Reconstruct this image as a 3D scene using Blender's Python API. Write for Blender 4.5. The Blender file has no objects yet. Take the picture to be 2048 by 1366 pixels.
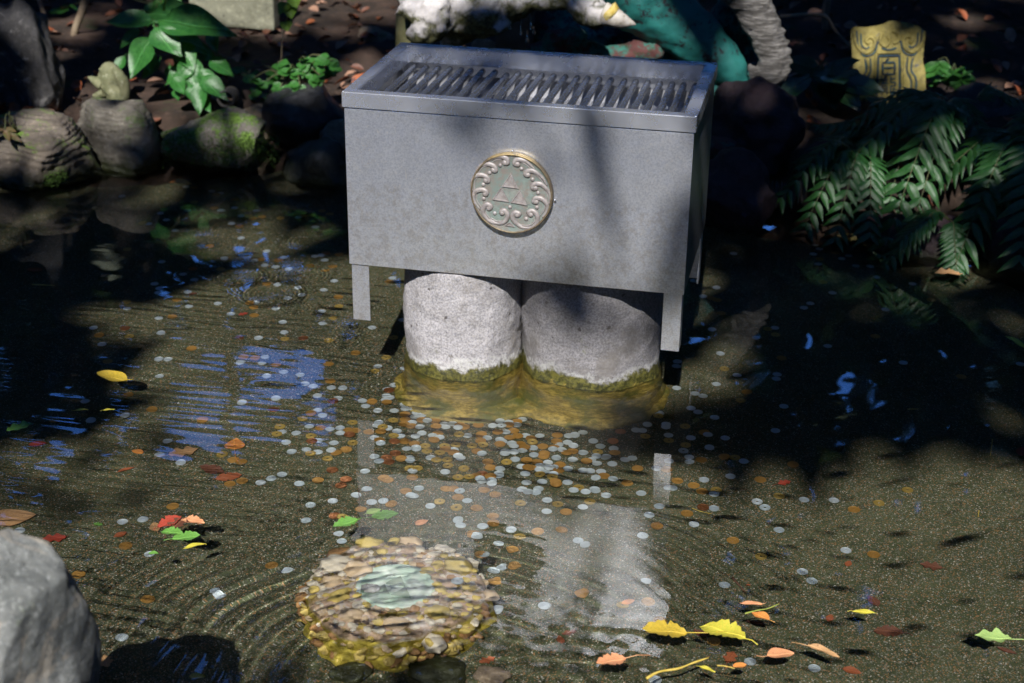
import bpy, bmesh, math, random
import numpy as np
from mathutils import Vector, Matrix, noise as mn
from mathutils.bvhtree import BVHTree
rng = np.random.default_rng(7); random.seed(7)
sc = bpy.context.scene
C = sc.collection
R = math.radians

# ------------------------------------------------------------------ camera
S = 1.05
CAM = Vector((.5531*S, -2.6183*S, 1.3161*S)); PIT, YAW, ROL, F = .4273, -.2084, .0135, 3087.26
FW = Vector((math.sin(YAW)*math.cos(PIT), math.cos(YAW)*math.cos(PIT), -math.sin(PIT)))
RT = Vector((math.cos(YAW), -math.sin(YAW), 0)); UP = RT.cross(FW)
RT2 = RT*math.cos(ROL) + UP*math.sin(ROL); UP2 = -RT*math.sin(ROL) + UP*math.cos(ROL)
cd = bpy.data.cameras.new('camera'); cam = bpy.data.objects.new('camera', cd); C.objects.link(cam); sc.camera = cam
mw = Matrix((RT2, UP2, -FW)).transposed().to_4x4(); mw.translation = CAM; cam.matrix_world = mw
cd.sensor_width = 36; cd.lens = F*36/2048; cd.clip_end = 500; cd.clip_start = .05
cd.dof.use_dof = True; cd.dof.focus_distance = 2.75; cd.dof.aperture_fstop = 5.0

# ------------------------------------------------------------------ world and sun
SUN_EL = R(43.8); SAZ = Vector((.065, -.998, 0)).normalized()          # horizontal direction towards the sun
SV = Vector((SAZ.x*math.cos(SUN_EL), SAZ.y*math.cos(SUN_EL), math.sin(SUN_EL)))
w = bpy.data.worlds.new('World'); sc.world = w; w.use_nodes = True
wn = w.node_tree; bg = wn.nodes['Background']
sky = wn.nodes.new('ShaderNodeTexSky'); sky.sky_type = 'NISHITA'; sky.sun_disc = False
sky.sun_elevation = SUN_EL; sky.sun_rotation = math.atan2(SAZ.x, SAZ.y); sky.ozone_density = 10; sky.air_density = 1.1; sky.dust_density = 0
sm_ = wn.nodes.new('ShaderNodeMix'); sm_.data_type = 'RGBA'; sm_.blend_type = 'MULTIPLY'; sm_.inputs[0].default_value = 1; sm_.inputs[7].default_value = (.62, .95, 1.5, 1)
wn.links.new(sky.outputs[0], sm_.inputs[6]); wn.links.new(sm_.outputs[2], bg.inputs[0]); bg.inputs[1].default_value = .15
sl = bpy.data.lights.new('sun', 'SUN'); sl.energy = 2.35; sl.angle = R(.53); sl.color = (1, .965, .92)
so = bpy.data.objects.new('sun', sl); C.objects.link(so); so.rotation_euler = SV.to_track_quat('Z', 'Y').to_euler(); so.location = (0, 0, 12)
sl.cycles.is_caustics_light = True
sc.view_settings.view_transform = 'Standard'; sc.view_settings.look = 'None'
sc.view_settings.exposure = 1.55; sc.view_settings.gamma = 1
sc.cycles.use_denoising = True
sc.cycles.max_bounces = 8; sc.cycles.transmission_bounces = 6; sc.cycles.diffuse_bounces = 3; sc.cycles.glossy_bounces = 4
sc.cycles.sample_clamp_indirect = 4; sc.cycles.caustics_reflective = False

# ------------------------------------------------------------------ helpers: where things stand
H = .14                                                     # pond depth
def ray(x, y):
    d = FW + RT2*((x-1024)/F) - UP2*((y-683)/F); return d.normalized()
def atz(x, y, z=0.):
    d = ray(x, y); return CAM + d*((z-CAM.z)/d.z)
def aty(x, y, Y):
    d = ray(x, y); return CAM + d*((Y-CAM.y)/d.y)
def floor(x, y, h=H):                                       # the point on the pond floor seen through the water
    d = ray(x, y); p = CAM - d*(CAM.z/d.z); a = Vector((d.x, d.y))/1.33; s = math.sqrt(1-a.length_squared)
    return Vector((p.x+a.x/s*h, p.y+a.y/s*h, -h))
def per_px(p):                                              # metres per photo pixel at p
    return (p-CAM).dot(FW)/F

# ------------------------------------------------------------------ helpers: objects
def tag(o, label=None, cat=None, group=None, kind=None):
    if label: o['label'] = label
    if cat: o['category'] = cat
    if group: o['group'] = group
    if kind: o['kind'] = kind
    return o
def empty(name, loc=(0, 0, 0), rot=(0, 0, 0)):
    o = bpy.data.objects.new(name, None); C.objects.link(o); o.location = loc; o.rotation_euler = rot; o.empty_display_size = .05
    return o
def link(name, me, mat=None, parent=None, loc=None, rot=None, wet=False, smooth=None):
    if mat is not None and not me.materials: me.materials.append(mat)
    o = bpy.data.objects.new(name, me); C.objects.link(o)
    if parent is not None: o.parent = parent
    if loc is not None: o.location = loc
    if rot is not None: o.rotation_euler = rot
    if wet: o.cycles.is_caustics_receiver = True
    if smooth is not None: me.polygons.foreach_set('use_smooth', [smooth]*len(me.polygons))
    return o
def mesh(name, v, f, smooth=True):
    me = bpy.data.meshes.new(name); me.from_pydata([tuple(p) for p in v], [], [tuple(q) for q in f])
    me.polygons.foreach_set('use_smooth', [smooth]*len(me.polygons)); me.update(); return me
def big_mesh(name, v, quads, smooth=True):                  # fast path for large arrays
    me = bpy.data.meshes.new(name); v = np.asarray(v, np.float32); q = np.asarray(quads, np.int32); k = q.shape[1]
    me.vertices.add(len(v)); me.vertices.foreach_set('co', v.ravel()); me.loops.add(q.size); me.loops.foreach_set('vertex_index', q.ravel())
    me.polygons.add(len(q)); me.polygons.foreach_set('loop_start', np.arange(0, q.size, k, dtype=np.int32))
    me.polygons.foreach_set('use_smooth', np.full(len(q), smooth)); me.update(calc_edges=True); return me
def grid_faces(n, m, wrap=False):
    i = np.arange(n*m).reshape(n, m)
    if wrap: i = np.concatenate([i, i[:, :1]], 1)
    return np.stack([i[:-1, :-1], i[:-1, 1:], i[1:, 1:], i[1:, :-1]], -1).reshape(-1, 4)
def box_mesh(name, sx, sy, sz, bev=0., c=(0, 0, 0), seg=2):
    bm = bmesh.new(); bmesh.ops.create_cube(bm, size=1); bmesh.ops.scale(bm, vec=(sx, sy, sz), verts=bm.verts); bmesh.ops.translate(bm, vec=c, verts=bm.verts)
    if bev: bmesh.ops.bevel(bm, geom=bm.edges[:], offset=bev, segments=seg, affect='EDGES', profile=.7)
    me = bpy.data.meshes.new(name); bm.to_mesh(me); bm.free(); return me
def tube(pts, rad, n=10, cap=True, flat=1.):                # sweep of a circle along points
    pts = [Vector(p) for p in pts]; V = []; Fc = []
    m = len(pts); rad = rad if hasattr(rad, '__len__') else [rad]*m
    t0 = (pts[1]-pts[0]).normalized(); a = Vector((0, 0, 1)) if abs(t0.z) < .9 else Vector((1, 0, 0)); nrm = (a - t0*a.dot(t0)).normalized()
    for k, p in enumerate(pts):
        t = (pts[min(k+1, m-1)] - pts[max(k-1, 0)]).normalized(); nrm = (nrm - t*nrm.dot(t)).normalized(); b = t.cross(nrm)
        for j in range(n):
            q = 2*math.pi*j/n; V.append(p + nrm*math.cos(q)*rad[k]*flat + b*math.sin(q)*rad[k])
    for k in range(m-1):
        for j in range(n): Fc.append((k*n+j, k*n+(j+1) % n, (k+1)*n+(j+1) % n, (k+1)*n+j))
    if cap: Fc.append(tuple(range(n))[::-1]); Fc.append(tuple((m-1)*n+j for j in range(n)))
    return V, Fc
def join(parts):
    V = []; Fc = []
    for v, f in parts:
        o = len(V); V += list(v); Fc += [tuple(i+o for i in q) for q in f]
    return V, Fc
def ico(sub, r=1., c=(0, 0, 0), s=(1, 1, 1)):
    bm = bmesh.new(); bmesh.ops.create_icosphere(bm, subdivisions=sub, radius=r); c = Vector(c)
    V = [Vector((v.co.x*s[0], v.co.y*s[1], v.co.z*s[2]))+c for v in bm.verts]; Fc = [tuple(v.index for v in f.verts) for f in bm.faces]; bm.free(); return V, Fc
def lathe(prof, n=32):                                      # prof: (r, z) list
    V = []; Fc = []
    for r, z in prof:
        for j in range(n): a = 2*math.pi*j/n; V.append(Vector((r*math.cos(a), r*math.sin(a), z)))
    for k in range(len(prof)-1):
        for j in range(n): Fc.append((k*n+j, k*n+(j+1) % n, (k+1)*n+(j+1) % n, (k+1)*n+j))
    return V, Fc
def spline(pts, n):
    P = [Vector(p) for p in pts]; P = [2*P[0]-P[1]]+P+[2*P[-1]-P[-2]]; out = []
    segs = len(P)-3
    for i in range(n):
        t = i/(n-1)*segs; k = min(int(t), segs-1); u = t-k; a, b, c, d = P[k:k+4]
        out.append(.5*((2*b)+(c-a)*u+(2*a-5*b+4*c-d)*u*u+(-a+3*b-3*c+d)*u**3))
    return out
def fused(name, parts, voxel, disp=0., dscale=8, smooth=2):  # melt overlapping solids into one skin, then roughen it
    me = mesh(name+'_raw', *join(parts)); o = bpy.data.objects.new(name+'_raw', me); C.objects.link(o)
    m = o.modifiers.new('r', 'REMESH'); m.mode = 'VOXEL'; m.voxel_size = voxel
    if smooth: s_ = o.modifiers.new('s', 'SMOOTH'); s_.iterations = smooth; s_.factor = .6
    dg = bpy.context.evaluated_depsgraph_get(); out = bpy.data.meshes.new_from_object(o.evaluated_get(dg)); out.name = name
    bpy.data.objects.remove(o); bpy.data.meshes.remove(me)
    if disp:
        nn = [v.normal.copy() for v in out.vertices]
        for v, q in zip(out.vertices, nn):
            p = v.co*dscale; v.co += q*disp*(mn.fractal(p, 1., 2.1, 4)+.6*(.5-abs(mn.noise(p*2.3))))
    out.polygons.foreach_set('use_smooth', [True]*len(out.polygons)); out.update(); return out

# ------------------------------------------------------------------ helpers: materials
class N:
    def __init__(s, name):
        s.m = bpy.data.materials.new(name); s.m.use_nodes = True; s.t = s.m.node_tree; s.b = s.t.nodes['Principled BSDF']; s.out = s.t.nodes['Material Output']
        s.tc = s.t.nodes.new('ShaderNodeTexCoord').outputs['Object']; s.geo = s.t.nodes.new('ShaderNodeNewGeometry')
    def new(s, k, **kw):
        n = s.t.nodes.new(k)
        for a, v in kw.items(): setattr(n, a, v)
        return n
    def set(s, sock, v):
        if hasattr(v, 'is_output') or isinstance(v, bpy.types.NodeSocket): s.t.links.new(v, sock)
        elif isinstance(v, (tuple, list)) and len(v) == 3 and sock.type == 'RGBA': sock.default_value = (*v, 1)
        else: sock.default_value = v
    def noise(s, scale, detail=6, rough=.6, vec=None, dist=0.):
        n = s.new('ShaderNodeTexNoise'); s.set(n.inputs['Vector'], vec or s.tc); n.inputs['Scale'].default_value = scale; n.inputs['Detail'].default_value = detail
        n.inputs['Roughness'].default_value = rough; n.inputs['Distortion'].default_value = dist; return n.outputs['Fac']
    def vor(s, scale, feat='F1', out='Distance', vec=None):
        n = s.new('ShaderNodeTexVoronoi', feature=feat); s.set(n.inputs['Vector'], vec or s.tc); n.inputs['Scale'].default_value = scale; return n.outputs[out]
    def ramp(s, v, lo, hi, a=0., b=1.):
        n = s.new('ShaderNodeMapRange'); n.interpolation_type = 'SMOOTHSTEP'; s.set(n.inputs[0], v); n.inputs[1].default_value = lo; n.inputs[2].default_value = hi
        n.inputs[3].default_value = a; n.inputs[4].default_value = b; return n.outputs[0]
    def mix(s, f, a, b, mode='MIX'):
        n = s.new('ShaderNodeMix', data_type='RGBA', blend_type=mode); s.set(n.inputs[0], f); s.set(n.inputs[6], a); s.set(n.inputs[7], b); return n.outputs[2]
    def math(s, op, a, b=0.):
        n = s.new('ShaderNodeMath', operation=op); s.set(n.inputs[0], a); s.set(n.inputs[1], b); return n.outputs[0]
    def sep(s, v, ax):
        n = s.new('ShaderNodeSeparateXYZ'); s.set(n.inputs[0], v); return n.outputs[ax]
    def map(s, scale=(1, 1, 1), rot=(0, 0, 0), vec=None):
        n = s.new('ShaderNodeMapping'); s.set(n.inputs[0], vec or s.tc); n.inputs['Scale'].default_value = scale; n.inputs['Rotation'].default_value = rot; return n.outputs[0]
    def bump(s, h, strength=.3, dist=.01, prev=None):
        n = s.new('ShaderNodeBump'); s.set(n.inputs['Height'], h); n.inputs['Strength'].default_value = strength; n.inputs['Distance'].default_value = dist
        if prev: s.set(n.inputs['Normal'], prev)
        return n.outputs[0]
    def done(s, col, rough=.7, metal=0., nrm=None, **kw):
        s.set(s.b.inputs['Base Color'], col); s.set(s.b.inputs['Roughness'], rough); s.set(s.b.inputs['Metallic'], metal)
        if nrm: s.set(s.b.inputs['Normal'], nrm)
        for k, v in kw.items(): s.set(s.b.inputs[k.replace('_', ' ')], v)
        return s.m
def simple(name, a, b, scale=12, rough=.7, bump=.3, metal=0., c=None, bs=None, dist=.004, **kw):
    n = N(name); col = n.mix(n.ramp(n.noise(scale), .35, .65), a, b)
    if c: col = n.mix(n.ramp(n.noise(scale*3.1, 4, .7), .55, .7), col, c)
    return n.done(col, rough, metal, n.bump(n.noise(bs or scale*4, 8, .7), bump, dist), **kw)

# ---- materials
def m_sand():
    n = N('pond_sand'); n.tc = n.geo.outputs['Position']
    big = n.noise(2.3, 5, .6); mid = n.noise(9, 6, .65)
    col = n.mix(n.ramp(mid, .35, .65), (.050, .062, .024), (.084, .096, .044))
    col = n.mix(n.ramp(big, .42, .62), col, (.040, .050, .020))
    col = n.mix(n.ramp(n.noise(26, 5, .7), .52, .68), col, (.030, .040, .015))
    cell = n.vor(520, out='Color'); cr = n.sep(cell, 0); cg = n.sep(cell, 1)
    col = n.mix(n.ramp(cr, .80, .83), col, (.17, .165, .12))
    col = n.mix(n.ramp(cr, .972, .975), col, (.46, .44, .36))
    col = n.mix(n.ramp(cg, .9, .91), col, (.25, .14, .06))
    col = n.mix(n.ramp(cg, .0, .14, 1, 0), col, (.022, .026, .018))
    nr = n.bump(n.vor(420), .5, .002); nr = n.bump(mid, .3, .02, nr)
    return n.done(col, .85, 0, nr)
def m_steel(name, base, dull, rough=.34, dark=None, grime=True):
    n = N(name)
    cloud = n.noise(3, 3, .5); sm = n.noise(22, 8, .75)
    col = n.mix(n.ramp(cloud, .35, .68), base, dull)
    if grime:
        col = n.mix(n.ramp(n.noise(300, 6, .85), .40, .58, .42, 0), col, (.26, .30, .40))
        col = n.mix(n.ramp(n.noise(190, 5, .85), .58, .64, 0, .7), col, (.98, .95, .93))
        col = n.mix(n.math('MULTIPLY', n.ramp(n.noise(9, 7, .75), .56, .7), n.ramp(n.noise(190, 4, .85), .58, .63, 0, .5)), col, (.45, .33, .24))
        sc1 = n.noise(60, 3, .95, n.map((1, 1, .1), (0, .6, 0))); col = n.mix(n.ramp(sc1, .70, .73, 0, .7), col, (.95, .93, .9))
        z = n.sep(n.tc, 2); col = n.mix(n.math('MULTIPLY', n.ramp(z, .0, .02, .3, 0), n.ramp(n.noise(40, 7, .85), .46, .6)), col, (.35, .28, .2))
    else:
        col = n.mix(n.ramp(n.noise(160, 6, .8), .56, .7, 0, .2), col, (.9, .88, .86))
    ro = n.ramp(sm, .3, .7, rough-.03, rough+.04)
    if not grime: return n.done(col, n.ramp(n.noise(9, 5, .7), .3, .7, rough-.05, rough+.08), .78)
    return n.done(col, ro, .80, n.bump(n.noise(300, 5, .8), .10, .0004))
def m_post(nm='granite_post', k=1.):
    n = N(nm); n.tc = n.geo.outputs['Position']; z = n.sep(n.geo.outputs['Position'], 2)
    zz = n.math('ADD', z, n.math('ADD', n.math('MULTIPLY', n.math('SUBTRACT', n.noise(38, 7, .8), .5), .06), n.math('MULTIPLY', n.math('SUBTRACT', n.noise(9, 4, .6), .5), .06)))
    grain = n.noise(230, 6, .8)
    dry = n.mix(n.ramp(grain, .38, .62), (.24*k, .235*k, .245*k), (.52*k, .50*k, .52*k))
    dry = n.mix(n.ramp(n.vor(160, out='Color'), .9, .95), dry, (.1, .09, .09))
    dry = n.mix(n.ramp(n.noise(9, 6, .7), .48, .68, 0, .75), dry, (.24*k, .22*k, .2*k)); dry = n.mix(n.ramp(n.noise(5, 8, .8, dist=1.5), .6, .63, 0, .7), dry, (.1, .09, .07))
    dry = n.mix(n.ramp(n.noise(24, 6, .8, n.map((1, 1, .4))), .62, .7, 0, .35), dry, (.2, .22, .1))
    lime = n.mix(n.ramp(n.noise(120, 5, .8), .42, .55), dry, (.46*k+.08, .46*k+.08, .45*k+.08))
    moss = n.mix(n.ramp(n.noise(90, 6, .8), .4, .62), (.03, .032, .012), (.14, .13, .03))
    alg = n.mix(n.ramp(n.noise(60, 7, .75, n.map((1, 1, 2.5))), .4, .62), (.20, .15, .03), (.50, .37, .09))
    alg = n.mix(n.ramp(n.noise(12, 5, .7), .45, .65), alg, (.12, .13, .03))
    col = n.mix(n.ramp(zz, .033, .043), lime, dry)
    col = n.mix(n.ramp(zz, .018, .03, 1, 0), col, moss)
    col = n.mix(n.ramp(zz, -.012, -.001, 1, 0), col, alg)
    ro = n.ramp(zz, .012, .035, .35, .85)
    nr = n.bump(grain, .5, .0015); nr = n.bump(n.noise(60, 6, .8), .5, .006, nr)
    return n.done(col, ro, 0, nr)
def m_rock(name, a, b, moss=0., wet=.7, vein=None, sc_=1., green=(.035, .06, .012), low=None):
    n = N(name); n.tc = n.geo.outputs['Position']; z = n.sep(n.geo.outputs['Position'], 2); nz = n.sep(n.geo.outputs['Normal'], 2)
    col = n.mix(n.ramp(n.noise(7*sc_, 8, .7), .36, .64), a, b)
    col = n.mix(n.ramp(n.noise(60*sc_, 6, .75), .5, .72, 0, .7), col, tuple(min(1, x*1.9) for x in b))
    col = n.mix(n.ramp(n.noise(36*sc_, 5, .8), .56, .7, 0, .8), col, tuple(x*.35 for x in a))
    if vein: col = n.mix(n.ramp(n.noise(4*sc_, 6, .75, dist=1.4), .55, .62), col, vein)
    if moss:
        k = n.math('MULTIPLY', n.ramp(n.noise(11*sc_, 8, .8), .62-moss*.25, .72-moss*.25), n.ramp(n.math('ADD', nz, 0.), -.3, .5))
        col = n.mix(k, col, n.mix(n.ramp(n.noise(150, 4, .8), .4, .6), green, tuple(x*3 for x in green)))
    ro = wet
    if low is not None:
        lz = n.math('ADD', z, n.math('MULTIPLY', n.math('SUBTRACT', n.noise(25, 5), .5), .06))
        col = n.mix(n.ramp(lz, low-.02, low+.03, 1, 0), col, (.03, .035, .015)); ro = n.ramp(lz, low-.02, low+.04, .25, wet)
    nr = n.bump(n.noise(90*sc_, 8, .75), .6, .004); nr = n.bump(n.noise(22*sc_, 8, .7), .6, .02, nr)
    return n.done(col, ro, 0, nr)
def m_leaf(name, a, b, rough=.35, spots=None, trans=.0, vein=True, sp=60):
    n = N(name); col = n.mix(n.ramp(n.noise(18, 5, .7), .35, .65), a, b)
    if spots: col = n.mix(n.ramp(n.noise(sp, 4, .7), .62, .67), col, spots)
    nr = n.bump(n.noise(60, 4), .25, .003)
    if vein:
        y = n.sep(n.tc, 1); ax = n.math('ABSOLUTE', n.sep(n.tc, 0), 0.)
        wv = n.new('ShaderNodeTexWave', wave_type='BANDS', bands_direction='Y'); n.set(wv.inputs['Vector'], n.tc)
        cb = n.new('ShaderNodeCombineXYZ'); n.set(cb.inputs[1], n.math('SUBTRACT', y, n.math('MULTIPLY', ax, .8))); n.set(wv.inputs['Vector'], cb.outputs[0])
        wv.inputs['Scale'].default_value = 2.6
        nr = n.bump(wv.outputs['Fac'], .12, .0012, nr)
        col = n.mix(n.ramp(ax, .0, .025, .55, 0), col, tuple(min(1, x*1.8+.02) for x in b))
    m = n.done(col, rough, 0, nr)
    if trans:
        tr = n.new('ShaderNodeBsdfTranslucent'); n.set(tr.inputs[0], n.mix(.5, col, (.2, .4, .02))); ms = n.new('ShaderNodeMixShader'); ms.inputs[0].default_value = trans
        n.t.links.new(n.b.outputs[0], ms.inputs[1]); n.t.links.new(tr.outputs[0], ms.inputs[2]); n.t.links.new(ms.outputs[0], n.out.inputs[0])
    return m
def m_coin(name, a, b, metal=.55, rough=.38, tarn=(.1, .06, .03), tl=.6):
    n = N(name); oi = n.new('ShaderNodeObjectInfo').outputs['Random']
    v = n.new('ShaderNodeVectorMath', operation='ADD'); n.set(v.inputs[0], n.geo.outputs['Position']); n.set(v.inputs[1], oi)
    col = n.mix(oi, a, b); col = n.mix(n.ramp(n.noise(260, 4, .8, n.geo.outputs['Position']), tl, tl+.15, 0, .6), col, tarn)
    return n.done(col, rough, metal, n.bump(n.noise(420, 4, .8, n.geo.outputs['Position']), .4, .0008))
SAND = m_sand(); STEEL = m_steel('weathered_steel', (.80, .83, .91), (.92, .94, .99), .32)
STEELB = m_steel('brushed_steel', (.70, .73, .82), (.80, .83, .90), .27, grime=False)
STEELC = m_steel('grate_steel', (.22, .235, .27), (.30, .31, .35), .24, grime=False); PLATE = m_steel('chute_steel', (.5, .5, .52), (.6, .6, .62), .5)
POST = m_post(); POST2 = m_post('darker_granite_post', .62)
SILV = m_coin('aluminium_coin', (.42, .50, .52), (.66, .74, .76), .45, .4, (.3, .32, .3))
COPP = m_coin('copper_coin', (.30, .16, .035), (.46, .25, .06), .4, .42, (.25, .12, .03), .62)
COPD = m_coin('dark_copper_coin', (.28, .11, .04), (.42, .17, .07), .75, .28, (.1, .04, .02), .55)
BRAS = m_coin('brass_coin', (.36, .25, .06), (.48, .34, .09), .45, .4, (.2, .13, .03), .6)

# ------------------------------------------------------------------ the pond: water, floor, bank
def shore(x):                                               # y of the shoreline
    return np.interp(x, [-6, -1.6, -1.25, -.95, -.6, -.2, .3, .6, .85, 1.15, 1.6, 6], [.62, .86, 1.02, 1.2, 1.22, 1.2, 1.05, .96, .92, .88, .78, .6])
def axis(lo, hi, flo, fhi, fine, coarse):
    a = [flo]; 
    while a[-1] < fhi: a.append(a[-1]+fine)
    s = fine; 
    while a[-1] < hi: s = min(s*1.12, coarse); a.append(a[-1]+s)
    s = fine; b = [flo]
    while b[-1] > lo: s = min(s*1.12, coarse); b.append(b[-1]-s)
    return np.array(b[::-1][:-1]+a)
xs = axis(-3.2, 3.2, -1.0, 1.08, .0033, .03); ys = axis(-2.9, 1.9, -1.22, .72, .0032, .03)
X, Y = np.meshgrid(xs, ys)
rings = []                                                  # centre px, radius m, wavelength, amplitude
for px, py, r, lam, amp in ((454, 538, .062, .011, .00016), (518, 573, .075, .011, .00016), (565, 600, .035, .009, .00011), (645, 485, .045, .010, .00016),
                            (554, 424, .022, .008, .00006), (585, 535, .055, .010, .00012), (676, 647, .034, .009, .00010), (694, 647, .03, .009, .0001), (727, 672, .022, .008, .0001), (757, 607, .025, .008, .0001),
                            (235, 505, .05, .010, .00012), (496, 617, .016, .007, .00008), (672, 668, .03, .009, .0001), (809, 712, .03, .009, .0001), (748, 757, .035, .009, .0001), (620, 470, .08, .012, .0001), (395, 480, .06, .012, .00008)):
    c = atz(px, py); rings.append((c.x, c.y, r, lam, amp))
Z = np.zeros_like(X)
for cx, cy, r0, lam, amp in rings:
    r = np.hypot(X-cx, Y-cy); k = np.exp(-((r-r0)/(lam*1.3))**2) + .35*np.exp(-((r-r0*.55)/(lam*1.2))**2); Z += amp*k*np.sin((r-r0)*2*math.pi/lam)
def smooth_noise(X, Y, sc_, seed, n=10, aniso=(1, 1)):
    g = np.random.default_rng(seed); out = np.zeros_like(X)
    for _ in range(n):
        a = g.uniform(0, 2*math.pi); k = sc_*g.uniform(.6, 1.5); out += np.sin(X*k*math.cos(a)*aniso[0]+Y*k*math.sin(a)*aniso[1]+g.uniform(0, 6.3))
    return out/math.sqrt(n)
SP = atz(790, 1168)                                         # the spring
w0 = atz(850, 1395)                                         # where its water wells up and spreads from
rw = np.hypot(X-w0.x, (Y-w0.y)); rs = np.hypot(X-SP.x, Y-SP.y)
ang = np.arctan2(Y-w0.y, X-w0.x)
warp = rw + .016*smooth_noise(X, Y, 6, 3)
env = np.exp(-((rw-.30)/.24)**2)*(.5+.5*np.clip(smooth_noise(X, Y, 6, 5)*.7+.6, 0, 1.2))
env *= np.clip(1.0-.75*np.cos(ang), .25, 1.75)
env *= np.clip(.7+.9*smooth_noise(X, Y, 11, 77), .05, 1.9)
warp += .006*smooth_noise(X, Y, 22, 78)
env *= 1-.75*np.exp(-(rs/.20)**2)
Z += .00024*env*np.sin(warp*2*math.pi/.040) + .00010*env*np.sin(warp*2*math.pi/.0225+2*smooth_noise(X, Y, 9, 8))
warp2 = rs + .008*smooth_noise(X, Y, 12, 13)
Z += .00016*np.exp(-(rs/.19)**2)*np.sin(warp2*2*math.pi/.032) + .00020*np.exp(-(rs/.2)**2)*(1-.6*np.exp(-(rs/.07)**2))*smooth_noise(X, Y, 170, 4, 14)
rr = np.hypot(X-atz(1130, 1290).x, Y-atz(1130, 1290).y); Z += .00035*np.exp(-(rr/.16)**2)*smooth_noise(X, Y, 150, 21, 14)
rb = np.hypot(X-atz(780, 1366).x, Y-atz(780, 1366).y); Z += .00034*np.exp(-(rb/.18)**2)*smooth_noise(X, Y, 140, 22, 14)
lft = np.exp(-((X-atz(180, 950).x)/.35)**2-((Y-atz(180, 950).y)/.28)**2)
dirw = (X*.45+Y*.9); Z += .00026*lft*np.sin((dirw+.012*smooth_noise(X, Y, 6, 17))*2*math.pi/.085)
Z += .00014*np.exp(-((X+.55)/.5)**2-((Y-.15)/.45)**2)*smooth_noise(X, Y, 45, 31, 10, (1, .7))
Z += .00013*np.exp(-((X+.75)/.4)**2-((Y+.25)/.4)**2)*smooth_noise(X, Y, 150, 91, 12, (.25, 1))
cal = 1-.8*np.exp(-(rs/.22)**2)
Z += .00022*cal*np.exp(-((X-.0)/.42)**2-((Y+.8)/.4)**2)*smooth_noise(X, Y, 48, 92, 12, (.6, 1)) + .00006*cal*np.exp(-((X-.05)/.4)**2-((Y+.75)/.4)**2)*smooth_noise(X, Y, 150, 93, 12, (.3, 1))
Z += .00007*smooth_noise(X, Y, 60, 6, 12) + .00022*smooth_noise(X, Y, 18, 9, 8)
fade = np.clip((3.0-np.abs(X))/.4, 0, 1); Z *= fade
V = np.stack([X, Y, Z], -1).reshape(-1, 3)
wm = big_mesh('water', V, grid_faces(len(ys), len(xs)))
wn_ = N('pond_water'); wn_.t.nodes.remove(wn_.b)
g = wn_.new('ShaderNodeBsdfGlass'); g.inputs['IOR'].default_value = 1.33; g.inputs['Roughness'].default_value = 0; g.inputs['Color'].default_value = (1, 1, .99, 1)
wn_.t.links.new(g.outputs[0], wn_.out.inputs[0])
water = link('water', wm, wn_.m); tag(water, kind='structure'); water.cycles.is_caustics_caster = True

gx = np.linspace(-3.4, 3.4, 170); gy = np.linspace(-3.1, 1.9, 130); GX, GY = np.meshgrid(gx, gy)
GZ = -H + .004*smooth_noise(GX, GY, 4, 2)*0 + .0012*smooth_noise(GX, GY, 20, 12)
tag(link('pond_floor', big_mesh('pond_floor', np.stack([GX, GY, GZ], -1).reshape(-1, 3), grid_faces(130, 170)), SAND, wet=True), kind='structure')

def ground_z(x, y):
    d = y-shore(x)-.13; z = np.where(d < 0, -.35, 0) + np.where(d >= 0, np.clip(d*1.1-.12, -.35, .10)+np.clip(d-.3, 0, 9)*.055, 0)
    side = np.maximum(np.abs(x)-2.9, 0); z = np.maximum(z, np.clip(side*.8-.2, -.35, .2)); near = np.maximum(-2.55-y, 0); z = np.maximum(z, np.clip(near*1.2-.2, -.35, .15))
    return z
gx = np.concatenate([[-60, -40, -25, -15, -9], np.linspace(-5, 5, 200), [9, 15, 25, 40, 60]]); gy = np.concatenate([[-60, -35, -18, -9], np.linspace(-5, 8, 240), [12, 20, 35, 60]])
GX, GY = np.meshgrid(gx, gy); GZ = ground_z(GX, GY)
amp = np.clip(GZ+.2, 0, .2)*5; GZ = GZ + amp*(.012*smooth_noise(GX, GY, 9, 41)+.006*smooth_noise(GX, GY, 40, 42))
n = N('forest_soil'); n.tc = n.geo.outputs['Position']
col = n.mix(n.ramp(n.noise(3, 8, .7), .4, .62), (.03, .02, .013), (.085, .05, .034)); col = n.mix(n.ramp(n.noise(40, 6, .8), .5, .7), col, (.14, .085, .06))
col = n.mix(n.ramp(n.noise(2.1, 6, .7), .57, .66), col, (.035, .06, .012))
SOIL = n.done(col, .95, 0, n.bump(n.noise(60, 8, .8), .8, .02))
tag(link('ground', big_mesh('ground', np.stack([GX, GY, GZ], -1).reshape(-1, 3), grid_faces(len(gy), len(gx))), SOIL, wet=True), kind='structure')

# ------------------------------------------------------------------ trees: where the sun comes through the leaves
def q_of(p): return (p.x - SV.x/SV.z*p.z, p.y - SV.y/SV.z*p.z)        # follow the sun's ray down to the water level
def q_floor(x, y):
    f = floor(x, y); k = .09; return (f.x+SAZ.x*k, f.y+SAZ.y*k)
LIT = []; DRK = []
def lw(x, y, rx, ry, a=1., L=LIT):                                     # a sunlit gap over the water, radii in metres
    u, v = q_floor(x, y); L.append((u, v, rx, ry, a))
def lo(x, y, Yd, rx, ry, a=1., L=LIT):
    u, v = q_of(aty(x, y, Yd)); L.append((u, v, rx, ry, a))
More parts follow.
